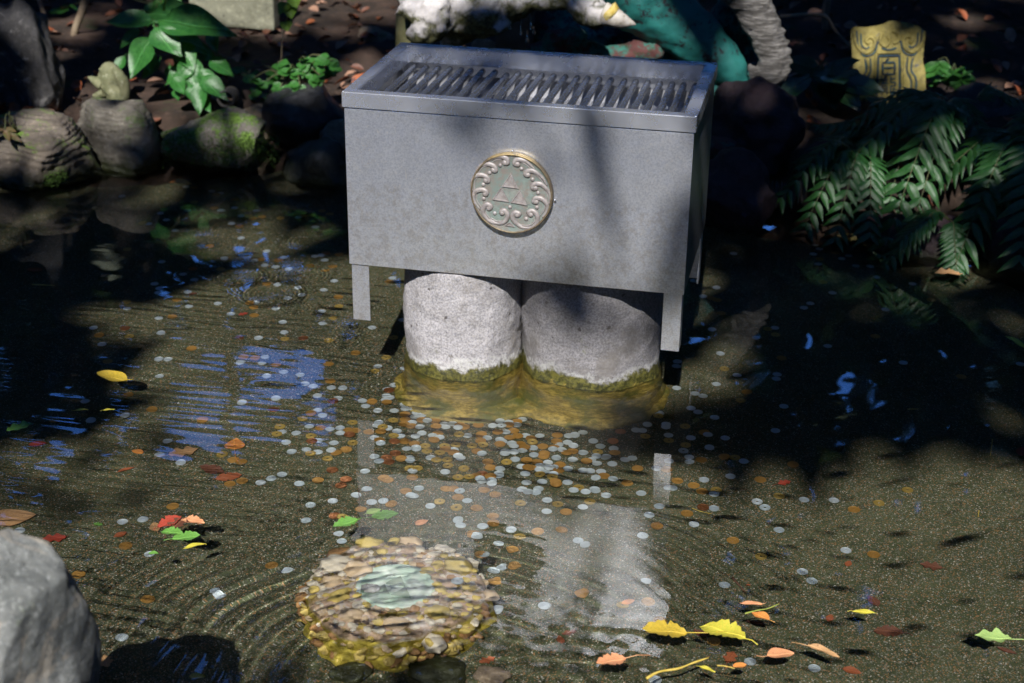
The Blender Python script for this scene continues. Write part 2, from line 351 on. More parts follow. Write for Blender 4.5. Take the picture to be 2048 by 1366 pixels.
#LIGHTMAP
lw(620, 640, .26, .34, 1.3); lw(700, 800, .28, .22, 1.4); lw(560, 520, .24, .2, 1.); lw(440, 580, .2, .22, .8); lw(330, 690, .18, .14, .4); lw(560, 870, .2, .16, 1.1)
lw(640, 960, .42, .18, 1.4); lw(1000, 1020, .42, .16, 1.5); lw(1150, 1190, .5, .2, 1.5); lw(1560, 1120, .40, .24, 1.4); lw(1900, 1180, .34, .3, 1.3); lw(1700, 1310, .4, .2, 1.3)
lw(1560, 1000, .22, .12, .9); lw(1690, 975, .16, .09, .9); lw(1480, 930, .12, .07, .5); lw(260, 620, .22, .14, .4); lw(1950, 960, .18, .14, .8); lw(1420, 980, .14, .07, .5)
lw(700, 1200, .5, .18, 1.5); lw(420, 1130, .34, .18, 1.4); lw(600, 1340, .5, .2, 1.4); lw(300, 940, .22, .08, .7); lw(1250, 1340, .4, .16, 1.3); lw(180, 1230, .3, .3, 1.2); lw(60, 1360, .4, .3, 1.2)
lw(1450, 770, .09, .10, .5); lw(1830, 765, .05, .05, .35); lw(1440, 600, .05, .07, .25); lw(1990, 850, .07, .08, .4)
lw(480, 470, .16, .10, .6); lw(350, 420, .2, .08, .4); lw(60, 450, .18, .1, .35); lw(1850, 560, .08, .07, .45); lw(2000, 640, .12, .08, .25); lw(200, 560, .3, .18, .22)
lw(880, 880, .3, .16, 1.4); lw(900, 790, .15, .12, 1.3); lw(1170, 800, .15, .10, .45); lw(1120, 940, .16, .1, .6)
# box front and lid, and the posts under it
for (x, y, rx, ry, a) in ((760, 420, .16, .24, 1.5), (860, 470, .2, .2, 1.4), (1000, 480, .2, .18, 1.3), (720, 230, .08, .10, 1.1), (760, 150, .08, .1, .8), (1120, 350, .14, .16, 1.1), (1260, 470, .2, .2, 1.4), (1190, 440, .2, .2, .9), (1290, 280, .18, .16, 1.3), (1300, 420, .2, .2, 1.2),
                          (1340, 330, .1, .16, 1.1), (1370, 250, .06, .07, 1.2), (940, 340, .16, .16, 1.2), (1330, 520, .09, .14, 1.), (870, 620, .15, .14, 1.5), (960, 690, .10, .12, 1.2), (1275, 700, .06, .08, .9), (1070, 640, .08, .10, .55), (1340, 640, .03, .1, .8), (1200, 600, .08, .05, .3)):
    lo(x, y, 0, rx, ry, a)
# the bank behind
for (x, y, Yd, rx, ry, a) in ((300, 90, 1.5, .16, .16, 1.5), (390, 170, 1.45, .16, .14, 1.4), (470, 25, 2.2, .2, .14, .9), (225, 190, 1.38, .08, .12, .8), (900, 25, 1.15, .2, .11, .9), (1180, 25, 1.15, .16, .10, 1.3),
                              (1060, 10, 1.2, .14, .08, 1.), (820, 60, 1.1, .10, .08, 1.2), (690, 40, 2.8, .35, .5, 1.3), (740, 120, 1.9, .2, .16, .8), (1775, 130, 1.88, .18, .18, 1.5), (1785, 190, 1.88, .10, .07, .9), (620, 140, 1.5, .2, .12, 1.2), (390, 200, 1.36, .12, .12, 1.),
                              (80, 90, 1.3, .12, .14, .7), (110, 190, 1.2, .09, .09, .8), (70, 280, .95, .16, .12, .8), (60, 350, .95, .14, .05, .6), (240, 230, 1.25, .12, .06, .8), (440, 255, 1.15, .10, .06, .8), (520, 300, 1.15, .10, .06, 1.),
                              (610, 330, 1.12, .07, .06, 1.2), (560, 220, 1.35, .08, .08, .8), (650, 230, 1.35, .06, .06, .5), (1850, 420, 1.05, .14, .15, .6), (1980, 380, 1., .12, .12, .5), (1830, 500, .95, .10, .08, 1.1), (1770, 300, 1.2, .10, .07, .4), (1450, 120, 1.38, .12, .12, .7), (1330, 40, 1.3, .14, .12, .75),
                              (1545, 130, 1.36, .09, .12, .55), (1525, 60, 1.38, .12, .16, .9), (1930, 160, 2.0, .12, .10, .9), (1100, 90, 1.4, .10, .06, 1.), (1240, 100, 1.35, .05, .04, .3), (1440, 60, 2.6, .08, .08, 1.), (150, 100, 2.1, .2, .24, .8), (1870, 230, 1.4, .08, .05, .9), (1700, 200, 1.6, .05, .05, .9), (2020, 190, 2.2, .15, .1, .7), (1950, 90, 2.9, .2, .1, .6), (1450, 350, 1.1, .08, .06, .3)):
    lo(x, y, Yd, rx, ry, a)
for (x, y, Yd, rx, ry, a) in ((90, 300, .95, .34, .22, .22), (300, 260, 1.15, .25, .15, .08), (430, 280, 1.1, .22, .14, .2), (610, 250, 1.25, .2, .14, .22), (610, 335, 1.06, .12, .08, .9), (1680, 400, 1.15, .16, .12, .2), (1880, 400, 1.05, .36, .34, .28), (1500, 250, 1.3, .2, .2, .12), (60, 120, 1.3, .22, .22, .2)): lo(x, y, Yd, rx, ry, a)
lo(740, 130, 0, .07, .12, .8); lo(1385, 200, 0, .06, .12, 1.); lo(900, 150, .15, .22, .2, .8); lo(1200, 170, .15, .2, .2, .6); lo(1340, 160, .1, .08, .2, .5)
# shade
for (x, y, rx, ry, a) in ((1290, 890, .19, .06, .95), (1700, 650, .52, .2, .95), (1450, 880, .16, .06, .6), (150, 680, .28, .08, .35), (1800, 890, .22, .05, .9), (60, 1000, .22, .06, .7), (90, 850, .26, .09, .75), (250, 960, .12, .03, .4)):
    lw(x, y, rx, ry, a, DRK)
for (x, y, rx, ry, a) in ((1190, 285, .04, .04, .42), (930, 262, .12, .03, .3), (1150, 562, .12, .014, .5), (960, 215, .11, .035, .8), (1215, 655, .06, .035, .8), (1110, 610, .04, .06, .4), (985, 600, .03, .04, .25)):
    lo(x, y, 0, rx, ry, a, DRK)
lo(215, 1250, -1.45, .03, .10, .8, DRK); lo(205, 1340, -1.5, .03, .10, .8, DRK); lo(50, 1150, -1.55, .16, .14, 1.8); lo(20, 1280, -1.6, .12, .16, 1.6); lw(225, 758, .09, .05, .9)
A_L = np.array(LIT); A_D = np.array(DRK)
def open_(u, v):                                            # 1 = the sun comes through, 0 = leaves
    def s_(A):
        d = ((u[:, None]-A[None, :, 0])/A[None, :, 2])**2+((v[:, None]-A[None, :, 1])/A[None, :, 3])**2
        return (A[None, :, 4]*np.exp(-d**1.5*.7)).sum(1)
    return np.clip(s_(A_L), 0, 1)*(1-np.clip(s_(A_D), 0, 1))
def leaf_cloud(name, P, size, mat, parent, seed):
    g = np.random.default_rng(seed); n_ = len(P); a = g.normal(size=(n_, 3)); a[:, 2] *= .5; a /= np.linalg.norm(a, axis=1)[:, None]
    b = np.cross(a, g.normal(size=(n_, 3))); b /= np.linalg.norm(b, axis=1)[:, None]; s = size*g.uniform(.6, 1.25, n_)[:, None]
    V = np.stack([P-a*s, P+b*s*.42-a*s*.15, P+a*s, P-b*s*.42-a*s*.1], 1).reshape(-1, 3); q = np.arange(n_*4).reshape(-1, 4)
    return link(name, big_mesh(name, V, q, False), mat, parent)
LEAFM = m_leaf('tree_leaf', (.035, .07, .012), (.06, .11, .02), .4, vein=False, trans=.12)
BARK = simple('tree_bark', (.10, .075, .055), (.2, .16, .12), 9, .9, .8, bs=30, dist=.02)
def tree(label, x, y, h, rtr, cloud, size, seed, lean=(0, 0), base=0.):
    t = empty('tree', (0, 0, 0)); tag(t, label, 'tree', 'tall trees standing round the pond')
    g = random.Random(seed); pts = [(x+lean[0]*k/8+g.uniform(-.05, .05), y+lean[1]*k/8+g.uniform(-.05, .05), base-.2+h*k/8) for k in range(9)]
    parts = [tube(pts, [rtr*(1.25-k/8) for k in range(9)], 10)]
    top = Vector(pts[-3])
    for i in range(9):
        p = Vector(pts[3+i % 5]); e = Vector(cloud[g.randrange(len(cloud))]); m = (p+e)/2+Vector((g.uniform(-.2, .2), g.uniform(-.2, .2), g.uniform(.1, .4)))
        br = spline([p, m, e], 8); o_ = open_(np.array([b_.x-SV.x/SV.z*b_.z for b_ in br]), np.array([b_.y-SV.y/SV.z*b_.z for b_ in br]))
        if o_.max() < .15: parts.append(tube(br, [rtr*.45*(1-k/8.5) for k in range(8)], 6))
    link('trunk', mesh('trunk', *join(parts)), BARK, t); leaf_cloud('crown', np.array(cloud), size, LEAFM, t, seed)
g = np.random.default_rng(99)
def canopy(n_, lo_, hi_):
    P = g.uniform(lo_, hi_, (n_, 3)); u = P[:, 0]-SV.x/SV.z*P[:, 2]; v = P[:, 1]-SV.y/SV.z*P[:, 2]
    o = np.zeros(n_); 
    for k in range(0, n_, 20000): o[k:k+20000] = open_(u[k:k+20000], v[k:k+20000])
    return P[g.uniform(size=n_) < -np.log(np.clip(o*1.03, .03, 1))/4.6]
# the crown between the sun and the pond: leaves left where the photograph shows shade
P = canopy(80000, (-4.8, -10.6, 4.9), (4.8, -.2, 7.0))
cc = [(-3.4, -7.6), (3.4, -8.0), (-3.6, -2.6), (3.9, -2.4)]
own = np.argmin([np.hypot(P[:, 0]-a, P[:, 1]-b) for a, b in cc], 0)
names = ['evergreen tree behind the viewer on the left, seen only as shade', 'evergreen tree behind the viewer on the right, seen only as shade', 'evergreen tree left of the pond, mirrored dark in the water', 'evergreen tree right of the pond, mirrored black in the water']
for i, (a, b) in enumerate(cc): tree(names[i], a*1.25, b, 6.6, .16, P[own == i], .098, 50+i, (-a*.3, 0))
# wood round the pond, with sky showing through low on the left as mirrored in the water
nB = 66000; az = g.uniform(-math.pi, math.pi, nB); el = np.arcsin(g.uniform(0, 1, nB)); rad_ = g.uniform(6.5, 10, nB)
O = np.array([-.6, -.3, 0]); P = O+np.stack([np.sin(az)*np.cos(el)*rad_, np.cos(az)*np.cos(el)*rad_, np.sin(el)*rad_], -1)
azd = np.degrees(az); eld = np.degrees(el)
nz_ = np.array([mn.noise(Vector((a*.22, b*.28, 3.3))) for a, b in zip(azd, eld)])
nf_ = np.array([mn.noise(Vector((a*.7, b*.7, 8.3))) for a, b in zip(azd, eld)])
def blob(a0, e0, ra, re): return np.exp(-(((azd-a0)/ra)**2+((eld-e0)/re)**2)**1.6)
gap = 2.2*blob(-23.2, 26.9, 2.5, 1.7)+1.0*blob(-30.5, 27.3, 5.0, 1.3)+.8*blob(-18.8, 25.6, 2.0, 2.0)+.55*blob(-26, 20.5, 2.5, 2.2)+.9*blob(-27.5, 38.6, 4.5, 1.6)+0.45*blob(5.8, 23.6, 1.5, .8)+.3*blob(19, 24, 2.5, 1)+.35*blob(-19.5, 20, 2, 3)
keep = (gap+(nz_+nf_)*np.where(azd < -12, .45, .16) < .5)
uu = P[:, 0]-SV.x/SV.z*P[:, 2]; vv = P[:, 1]-SV.y/SV.z*P[:, 2]
keep &= (eld < 55) | (g.uniform(size=nB) < .4)
keep &= ~((np.abs(uu) < 5) & (np.abs(vv) < 8) & (g.uniform(size=nB) > -np.log(np.clip(open_(uu, vv)*1.03, .03, 1))/4.6))
P = P[keep]; azd = azd[keep]
oa = (azd//60).astype(int)
for i, k in enumerate(sorted(set(oa))):
    a = math.radians(k*60+30)
    tree('tall tree of the wood %s, mirrored in the pond' % ['behind the viewer', 'beyond the left bank', 'beyond the fern bank far right', 'straight behind the box', 'behind the viewer at right', 'to the left of the viewer'][i % 6],
         O[0]+math.sin(a)*8, O[1]+math.cos(a)*8, 6.5, .2, P[oa == k], .26, 70+i)
for i, (a, r_, wd) in enumerate(((-20.2, 4.6, .045), (-26.6, 5.4, .11), (-13.5, 5.2, .06), (-33, 5., .06))):   # bare trunks, mirrored in the water
    a = math.radians(a); t = empty('tree', (0, 0, 0)); tag(t, 'slender bare %s trunk of the wood, mirrored in the pond' % ['pale', 'thick', 'leaning', 'leftmost'][i], 'tree', 'tall trees standing round the pond')
    link('trunk', mesh('trunk', *tube([(O[0]+math.sin(a)*r_+.03*math.sin(k*1.7+i)+k*.03*(i-1.5), O[1]+math.cos(a)*r_, k*.6) for k in range(10)], [wd*(1-k*.05) for k in range(10)], 10)), BARK, t)

# ------------------------------------------------------------------ the stainless offertory box
W2, D, HL, HB, ZB, LL = .32*S, .383*S, .0313*S, .3061*S, .2259*S, .1164*S
ZT = ZB+HB
bx = empty('offertory_box', (0, 0, ZB)); tag(bx, 'stainless steel offering box with barred top and round crest standing on stone posts', 'offering box')
def bpart(name, sx, sy, sz, c, mat=STEEL, bev=.0012, parent=bx): return link(name, box_mesh(name, sx, sy, sz, bev), mat, parent, (c[0], c[1], c[2]-(ZB if parent is bx else 0)))
t = .003
front = bpart('front_panel', 2*W2, t, HB, (0, t/2, ZB+HB/2)); bpart('back_panel', 2*W2, t, HB, (0, D-t/2, ZB+HB/2))
for s in (-1, 1): bpart('side_panel', t, D-2*t, HB, (s*(W2-t/2), D/2, ZB+HB/2), m_steel('shaded_steel_side', (.30, .31, .34), (.38, .39, .42), .3) if s < 0 else bpy.data.materials['shaded_steel_side'])  # side steel is a darkened copy: shade on the sides put into the colour
bpart('bottom_plate', 2*W2-2*t, D-2*t, t, (0, D/2, ZB+.012))
# lid: four square tubes mitred, lapping over the body
TW = .023; o_ = .0035
bm = bmesh.new()
def ringv(x, y0, y1, z): return [bm.verts.new(p) for p in ((-x, y0, z), (x, y0, z), (x, y1, z), (-x, y1, z))]
def frame(x, y0, y1, z0, z1, tw):
    bm_ = bmesh.new(); Rg = []
    for (ins, z) in ((0, z0), (0, z1), (tw, z1), (tw, z0)):
        Rg.append([bm_.verts.new(p) for p in ((-x+ins, y0+ins, z), (x-ins, y0+ins, z), (x-ins, y1-ins, z), (-x+ins, y1-ins, z))])
    for k in range(4):
        for j in range(4): bm_.faces.new((Rg[k][j], Rg[k][(j+1) % 4], Rg[(k+1) % 4][(j+1) % 4], Rg[(k+1) % 4][j]))
    bmesh.ops.recalc_face_normals(bm_, faces=bm_.faces); bmesh.ops.bevel(bm_, geom=bm_.edges[:], offset=.0016, segments=3, affect='EDGES')
    me = bpy.data.meshes.new('lid_frame'); bm_.to_mesh(me); bm_.free(); return me
bm.free()
link('lid_frame', frame(W2+o_, -o_, D+o_, ZT+.0012-ZB, ZT+HL-ZB, TW), STEELB, bx)
link('lid_lip', frame(W2+o_-TW-.0005, -o_+TW+.0005, D+o_-TW-.0005, ZT-.002-ZB, ZT+HL-.002-ZB, .002), STEELB, bx)
yb0, yb1 = -o_+TW-.01, D+o_-TW+.002; zbar = ZT-.012-ZB
nb = 25; bar = mesh('grate_bar', *tube([(0, yb0, 0), (0, yb0+.004, 0), (0, yb1-.012, 0), (0, yb1-.005, 0), (0, yb1-.001, -.001), (0, yb1, -.002)], [.0066, .007, .007, .0066, .0045, .001], 14))
for i in range(nb): link('grate_bar', bar, STEELC, bx, (-W2+.036+i*(2*W2-.072)/(nb-1)+random.uniform(-.001, .001), 0, zbar+(-.005 if i == 8 else 0)), (0, random.uniform(-.02, .02), random.uniform(-.006, .006)))
v = [(-W2+.004, D-.006, ZT-.03-ZB), (W2-.004, D-.006, ZT-.03-ZB), (W2-.004, D-.04, ZT-.055-ZB), (-W2+.004, D-.04, ZT-.055-ZB), (-W2+.004, .05, ZT-.14-ZB), (W2-.004, .05, ZT-.14-ZB), (-W2+.004, .006, ZT-.10-ZB), (W2-.004, .006, ZT-.10-ZB)]
link('chute_plate', mesh('chute_plate', v, [(0, 1, 2, 3), (3, 2, 5, 4), (4, 5, 7, 6)], False), PLATE, bx)
# legs: angle irons hanging from the corners, clear of the water
lw_, lt = .034*S, .003
def leg_mesh(sx, sy):
    V1 = box_mesh('a', lw_, lt, LL, .0006, (-sx*lw_/2, sy*lt/2, -LL/2)); bm_ = bmesh.new(); bm_.from_mesh(V1)
    V2 = box_mesh('b', lt, lw_-lt, LL, .0006, (-sx*lt/2, sy*(lt+(lw_-lt)/2), -LL/2)); bm_.from_mesh(V2); me = bpy.data.meshes.new('leg'); bm_.to_mesh(me); bm_.free(); return me
for sx in (-1, 1):
    for sy in (1, -1): link('leg', leg_mesh(sx, sy), STEEL, bx, (sx*(W2-.0035), .004 if sy > 0 else D-.004, .0))
# the cast crest
MC = aty(1023, 387, -.012); mz = MC.z-ZB; md = .0805
medal = empty('crest_medallion', (MC.x, 0, mz)); medal.parent = bx
n = N('verdigris'); col = n.mix(n.ramp(n.noise(45, 7, .75), .42, .6), (.20, .25, .23), (.24, .21, .19)); col = n.mix(n.ramp(n.noise(18, 5, .7), .5, .66, 0, .6), col, (.3, .38, .35))
VERD = n.done(col, .55, .35, n.bump(n.vor(900), .5, .0012))
COPR = simple('worn_bronze', (.25, .22, .215), (.38, .345, .34), 120, .5, .5, .25, (.30, .37, .34), dist=.0008)
n = N('bronze_edge'); zt = n.sep(n.tc, 1); col = n.mix(n.ramp(n.noise(60, 6, .8), .4, .6), (.12, .09, .06), (.2, .16, .1)); col = n.mix(n.math('MULTIPLY', n.ramp(zt, .062, .07), n.ramp(n.noise(50, 5, .7), .38, .48)), col, (.36, .27, .13)); EDGE = n.done(col, .5, .3)
def ml(name, V, Fc, mat, z=0): # local frame of the crest: x right, y up, z out of the face
    V2 = [Vector((p[0], -(p[2]+z), p[1])) for p in V]; return link(name, mesh(name, V2, Fc), mat, medal)
TH = .016
em = mesh('rim_band', *lathe([(md*.2, .0), (md*.965, 0), (md*.985, .001), (md, .004), (md*1.0, TH-.003), (md*.985, TH), (md*.955, TH+.0002), (md*.945, TH-.002)], 96))
eo = link('rim_band', em, EDGE, medal, rot=(R(90), 0, 0))
V, Fc = lathe([(md*.95, TH-.0022), (md*.9, TH-.0032), (md*.5, TH-.0034), (.0001, TH-.0034)], 72); ml('disc_face', V, Fc, VERD)
zf = TH-.0034
def scroll(pts, r=.0047, k=28):
    P = spline([(x, y, 0) for x, y in pts], k); rad = [r*(.35+.75*min(1, i/(k*.45))) for i in range(k)]; rad[-4:] = [r*1.1, r*1.2, r*1.2, r*1.1]
    a = tube([(p.x, p.y, zf+.0008) for p in P], rad, 10, flat=.62); e = ico(2, r*1.2, (P[-1].x, P[-1].y, zf+.0008), (1, 1, .62)); return join([a, e])
def thin(pts, r=.0011):
    P = spline([(x, y, 0) for x, y in pts], 20); return tube([(p.x, p.y, zf+.0004) for p in P], r, 6)
U = md/565.  # the crest drawn in units of its zoomed photograph, centre (700, 675)
def cu(x, y): return ((x-705)*U, (682-y)*U)
def sc_list():
    L = [[(385, 262), (470, 195), (570, 175), (640, 205), (645, 255), (612, 255)], [(205, 450), (270, 330), (380, 292), (470, 320), (485, 375), (455, 372)], [(165, 700), (160, 560), (215, 470), (310, 455), (375, 490), (380, 535), (350, 520)],
         [(275, 945), (195, 830), (190, 730), (250, 670), (330, 665), (365, 700), (345, 720)], [(560, 1120), (420, 1110), (330, 1010), (320, 920), (370, 860), (425, 885), (400, 915)], [(400, 1075), (520, 1125), (620, 1085), (655, 1000), (620, 930), (575, 940), (580, 965)]]
    Rr = [[(1020, 320), (930, 240), (850, 200), (770, 205), (745, 255), (785, 265)], [(1190, 530), (1120, 420), (1010, 345), (925, 345), (895, 395), (925, 400)], [(1215, 790), (1235, 660), (1170, 560), (1080, 510), (1005, 535), (1000, 580), (1030, 575)],
          [(1130, 985), (1195, 880), (1190, 790), (1120, 720), (1040, 720), (1015, 765), (1045, 765)], [(860, 1150), (990, 1140), (1065, 1050), (1060, 950), (1000, 900), (945, 925), (975, 955)], [(1000, 1130), (870, 1150), (770, 1090), (725, 1010), (755, 945), (815, 955), (790, 975)]]
    return L+Rr
for pts in sc_list():
    V, Fc = scroll([cu(*p) for p in pts]); ml('scroll', V, Fc, COPR)
    inner = [((x-705)*.93+705, (y-682)*.93+682) for x, y in pts[:-2]]; V, Fc = thin([cu(*p) for p in inner]); ml('scroll_line', V, Fc, COPR)
for x, y in ((547, 298), (406, 412), (318, 585), (326, 787), (478, 980), (688, 872), (912, 1022), (1057, 845), (1067, 640), (990, 458), (838, 323)):
    a, b = cu(x, y); V, Fc = ico(2, .0042, (a, b, zf+.0004), (1, 1, .6)); ml('pearl', V, Fc, COPR)
def tri(a, b, c_):
    P = [Vector((*cu(*q), 0)) for q in (a, b, c_)]; m = (P[0]+P[1]+P[2])/3; V = []
    for k, z in ((1, zf-.0005), (.97, zf+.0024), (.80, zf+.0026), (.76, zf+.0012)): V += [m+(p-m)*k+Vector((0, 0, z)) for p in P]
    Fc = [(9, 10, 11)]
    for k in range(3):
        for j in range(3): Fc.append((k*3+j, k*3+(j+1) % 3, (k+1)*3+(j+1) % 3, (k+1)*3+j))
    return V, Fc
for T in (((692, 385), (805, 605), (570, 592)), ((563, 598), (680, 805), (442, 788)), ((820, 615), (928, 830), (692, 808)), ((690, 1085), (760, 1150), (620, 1140))):
    V, Fc = tri(*T); o = ml('triangle', V, Fc, COPR); o.data.polygons.foreach_set('use_smooth', [False]*len(o.data.polygons))
for x, y in ((700, 100), (1290, 735)):
    a, b = cu(x, y); V, Fc = ico(1, .0022, (a, b, .007)); ml('rivet', V, Fc, STEELB)

# ------------------------------------------------------------------ stone posts under the box
ped = empty('stone_pedestal', (0, .2, -H)); tag(ped, 'cluster of rounded granite posts with mossy waterline carrying the steel box', 'stone pedestal')
def post(cx, cy, r, top, seed):
    n1, n2 = 96, 70; V = []
    zs = np.linspace(-H-.02, top-.004, n2)
    for k, z in enumerate(zs):
        fl = .010*math.exp(-((z+H)/.03)**2)+.004*max(0, min(1, (.03-z)/.05))
        for j in range(n1):
            a = 2*math.pi*j/n1; p = Vector((math.cos(a), math.sin(a), z*4)); d = .009*mn.fractal(p*1.5+Vector((seed, 0, 0)), 1, 2, 3)+.0022*mn.fractal(Vector((p.x*9, p.y*9, z*60+seed)), 1, 2, 3)
            ch = .010*max(0, (z-(top-.02))/.02)**2; rr_ = r+fl+d-ch; V.append((cx+rr_*math.cos(a), cy-.2+rr_*math.sin(a), z+H))
    Fc = [tuple(q) for q in grid_faces(n2, n1, True)]
    V.append((cx, cy-.2, top+H)); Fc += [((n2-1)*n1+j, (n2-1)*n1+(j+1) % n1, n1*n2) for j in range(n1)]; return V, Fc
# grid_faces(wrap) already indexes the ring closed
for i, (cx, cy, r) in enumerate(((-.128, .128, .124), (.131, .170, .146), (-.115, .30, .115), (.125, .335, .12))):
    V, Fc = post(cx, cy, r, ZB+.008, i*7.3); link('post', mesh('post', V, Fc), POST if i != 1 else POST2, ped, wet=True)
link('footing', fused('footing', [ico(3, 1, (-.11, -.09, .0), (.17, .17, .018)), ico(3, 1, (.13, -.05, 0), (.18, .18, .02)), ico(3, 1, (0, .03, 0), (.2, .22, .02))], .012, .004, 30), POST, ped, wet=True)

# ------------------------------------------------------------------ the spring: a pebbled ring round a celadon disc
ZR = -.045
c0 = floor(790, 1172, -ZR); spx = per_px(c0); ro = 178*spx; 
spring = empty('spring_basin', (c0.x, c0.y, -H)); tag(spring, 'round pebble-covered spring basin under rippling water with pale green centre', 'spring basin')
n = N('mossy_concrete'); n.tc = n.geo.outputs['Position']; z = n.sep(n.geo.outputs['Position'], 2)
col = n.mix(n.ramp(n.noise(30, 6, .75), .4, .6), (.75, .54, .38), (.6, .42, .25)); col = n.mix(n.ramp(n.noise(22, 6, .7), .5, .6), col, (.9, .78, .66)); col = n.mix(n.ramp(n.noise(15, 6, .8), .5, .62), col, (.30, .22, .04))
col = n.mix(n.ramp(n.math('ADD', z, n.math('MULTIPLY', n.noise(20, 5), .03)), -.052, -.035, 1, 0), col, n.mix(n.ramp(n.noise(40, 6, .8), .4, .6), (.36, .27, .02), (.75, .62, .1)))
BASIN = n.done(col, .8, 0, n.bump(n.noise(60, 8, .8), .8, .008))
V = []; n1 = 90; prof = [(1.06, 0), (1.03, .03), (1.01, .06), (.98, .085), (.93, .094), (.7, .097), (.44, .095), (.40, .085), (.39, .05)]
for r, z in prof:
    for j in range(n1):
        a = 2*math.pi*j/n1; notch = .10*math.exp(-((a-R(84))/.13)**2)*(r > .85); wob = 1+.035*math.sin(3*a+1)+.03*math.sin(9*a)+.015*math.sin(17*a)+.02*mn.noise(Vector((math.cos(a)*3, math.sin(a)*3, r*4)))-notch
        V.append((ro*r*wob*math.cos(a), ro*r*wob*math.sin(a), z+.004*mn.noise(Vector((math.cos(a)*6, math.sin(a)*6, r*9))) if z else 0))
Fc = [tuple(q) for q in grid_faces(len(prof), n1, True)]
link('ring', mesh('ring', V, Fc), BASIN, spring, wet=True)
PEB = [simple('pebble_'+k, a, b, 40, .55, .5, c=c_) for k, a, b, c_ in (('pink', (.85, .58, .32), (.93, .76, .5), (.95, .9, .78)), ('brown', (.42, .22, .08), (.6, .34, .14), (.7, .5, .25)), ('golden', (.74, .54, .12), (.88, .70, .22), (.95, .88, .5)), ('grey', (.3, .31, .3), (.5, .5, .48), (.6, .6, .58)), ('cream', (.92, .80, .58), (.95, .9, .76), (.6, .42, .12)))]
pebm = []
for i in range(7):
    V, Fc = ico(3); s3 = (1, random.uniform(.6, .9), random.uniform(.45, .65)); V = [Vector((p.x*s3[0], p.y*s3[1], p.z*s3[2]))*(1+.34*mn.noise(p*1.5+Vector((i*9, 0, 0)))+.12*mn.noise(p*3.4+Vector((i*9, 0, 0)))) for p in V]
    for k, m in enumerate(PEB): me = mesh('pebble', V, Fc); me.materials.append(m); pebm.append((k, me))
placed = []
tries = 0
while len(placed) < 230 and tries < 16000:
    tries += 1; a = random.uniform(0, 2*math.pi); rr_ = ro*math.sqrt(random.uniform(.18, 1.08)); s = random.uniform(.005, .013) if len(placed) > 14 else random.uniform(.020, .030)
    x, y = rr_*math.cos(a), rr_*math.sin(a)
    if rr_-s*.6 < ro*.41 or abs(a-R(84)) < .10 and rr_ > ro*.85: continue
    if any(math.hypot(x-p[0], y-p[1]) < (s+p[2])*.72 for p in placed): continue
    placed.append((x, y, s)); e = rr_/ro; z = .095 if e < .93 else .095-(e-.93)*.35
    kk = random.choices(range(5), (3, .9, 6, .2, 8))[0]; me = random.choice([m for k, m in pebm if k == kk])
    o = link('pebble', me, None, spring, (x, y, z+s*.06), (random.uniform(-.4, .4), random.uniform(-.4, .4), random.uniform(0, 6.3)), wet=True); o.scale = (s, s, s)
for i in range(60):                                          # the flank facing the viewer
    a = R(random.uniform(180, 360)); s = random.uniform(.007, .016); zz = random.uniform(.012, .075); r = ro*(1.07-zz*.6)
    me = random.choice([m for k, m in pebm if k in (2, 2, 1)]); o = link('pebble', me, None, spring, (r*math.cos(a), r*math.sin(a), zz), (random.uniform(0, 6), random.uniform(0, 6), random.uniform(0, 6)), wet=True); o.scale = (s, s, s)
n = N('celadon_glaze'); col = n.mix(n.ramp(n.noise(25, 5, .6), .4, .62), (.62, .82, .64), (.82, .92, .8)); CEL = n.done(col, .25, 0)
V, Fc = lathe([(ro*.46, .088), (ro*.44, .097), (ro*.42, .0985), (ro*.375, .0975), (ro*.355, .094), (.0001, .094)], 64); link('celadon_rim', mesh('celadon_rim', V, Fc), CEL, spring, wet=True)
CELD = simple('dark_celadon_mark', (.34, .46, .34), (.42, .52, .4), 60, .3, .2)
tr_ = ro*.12
for (x, y) in ((0, tr_*.95), (-tr_*1.0, -tr_*.75), (tr_*1.0, -tr_*.75)):
    link('triangle_mark', mesh('triangle_mark', [(x, y+tr_*.9, .0955), (x-tr_*.95, y-tr_*.75, .0955), (x+tr_*.95, y-tr_*.75, .0955), (x, y+tr_*.9, .093), (x-tr_*.95, y-tr_*.75, .093), (x+tr_*.95, y-tr_*.75, .093)], [(0, 1, 2), (0, 3, 4, 1), (1, 4, 5, 2), (2, 5, 3, 0)], False), CELD, spring, wet=True)

# ------------------------------------------------------------------ coins
COINS = {}
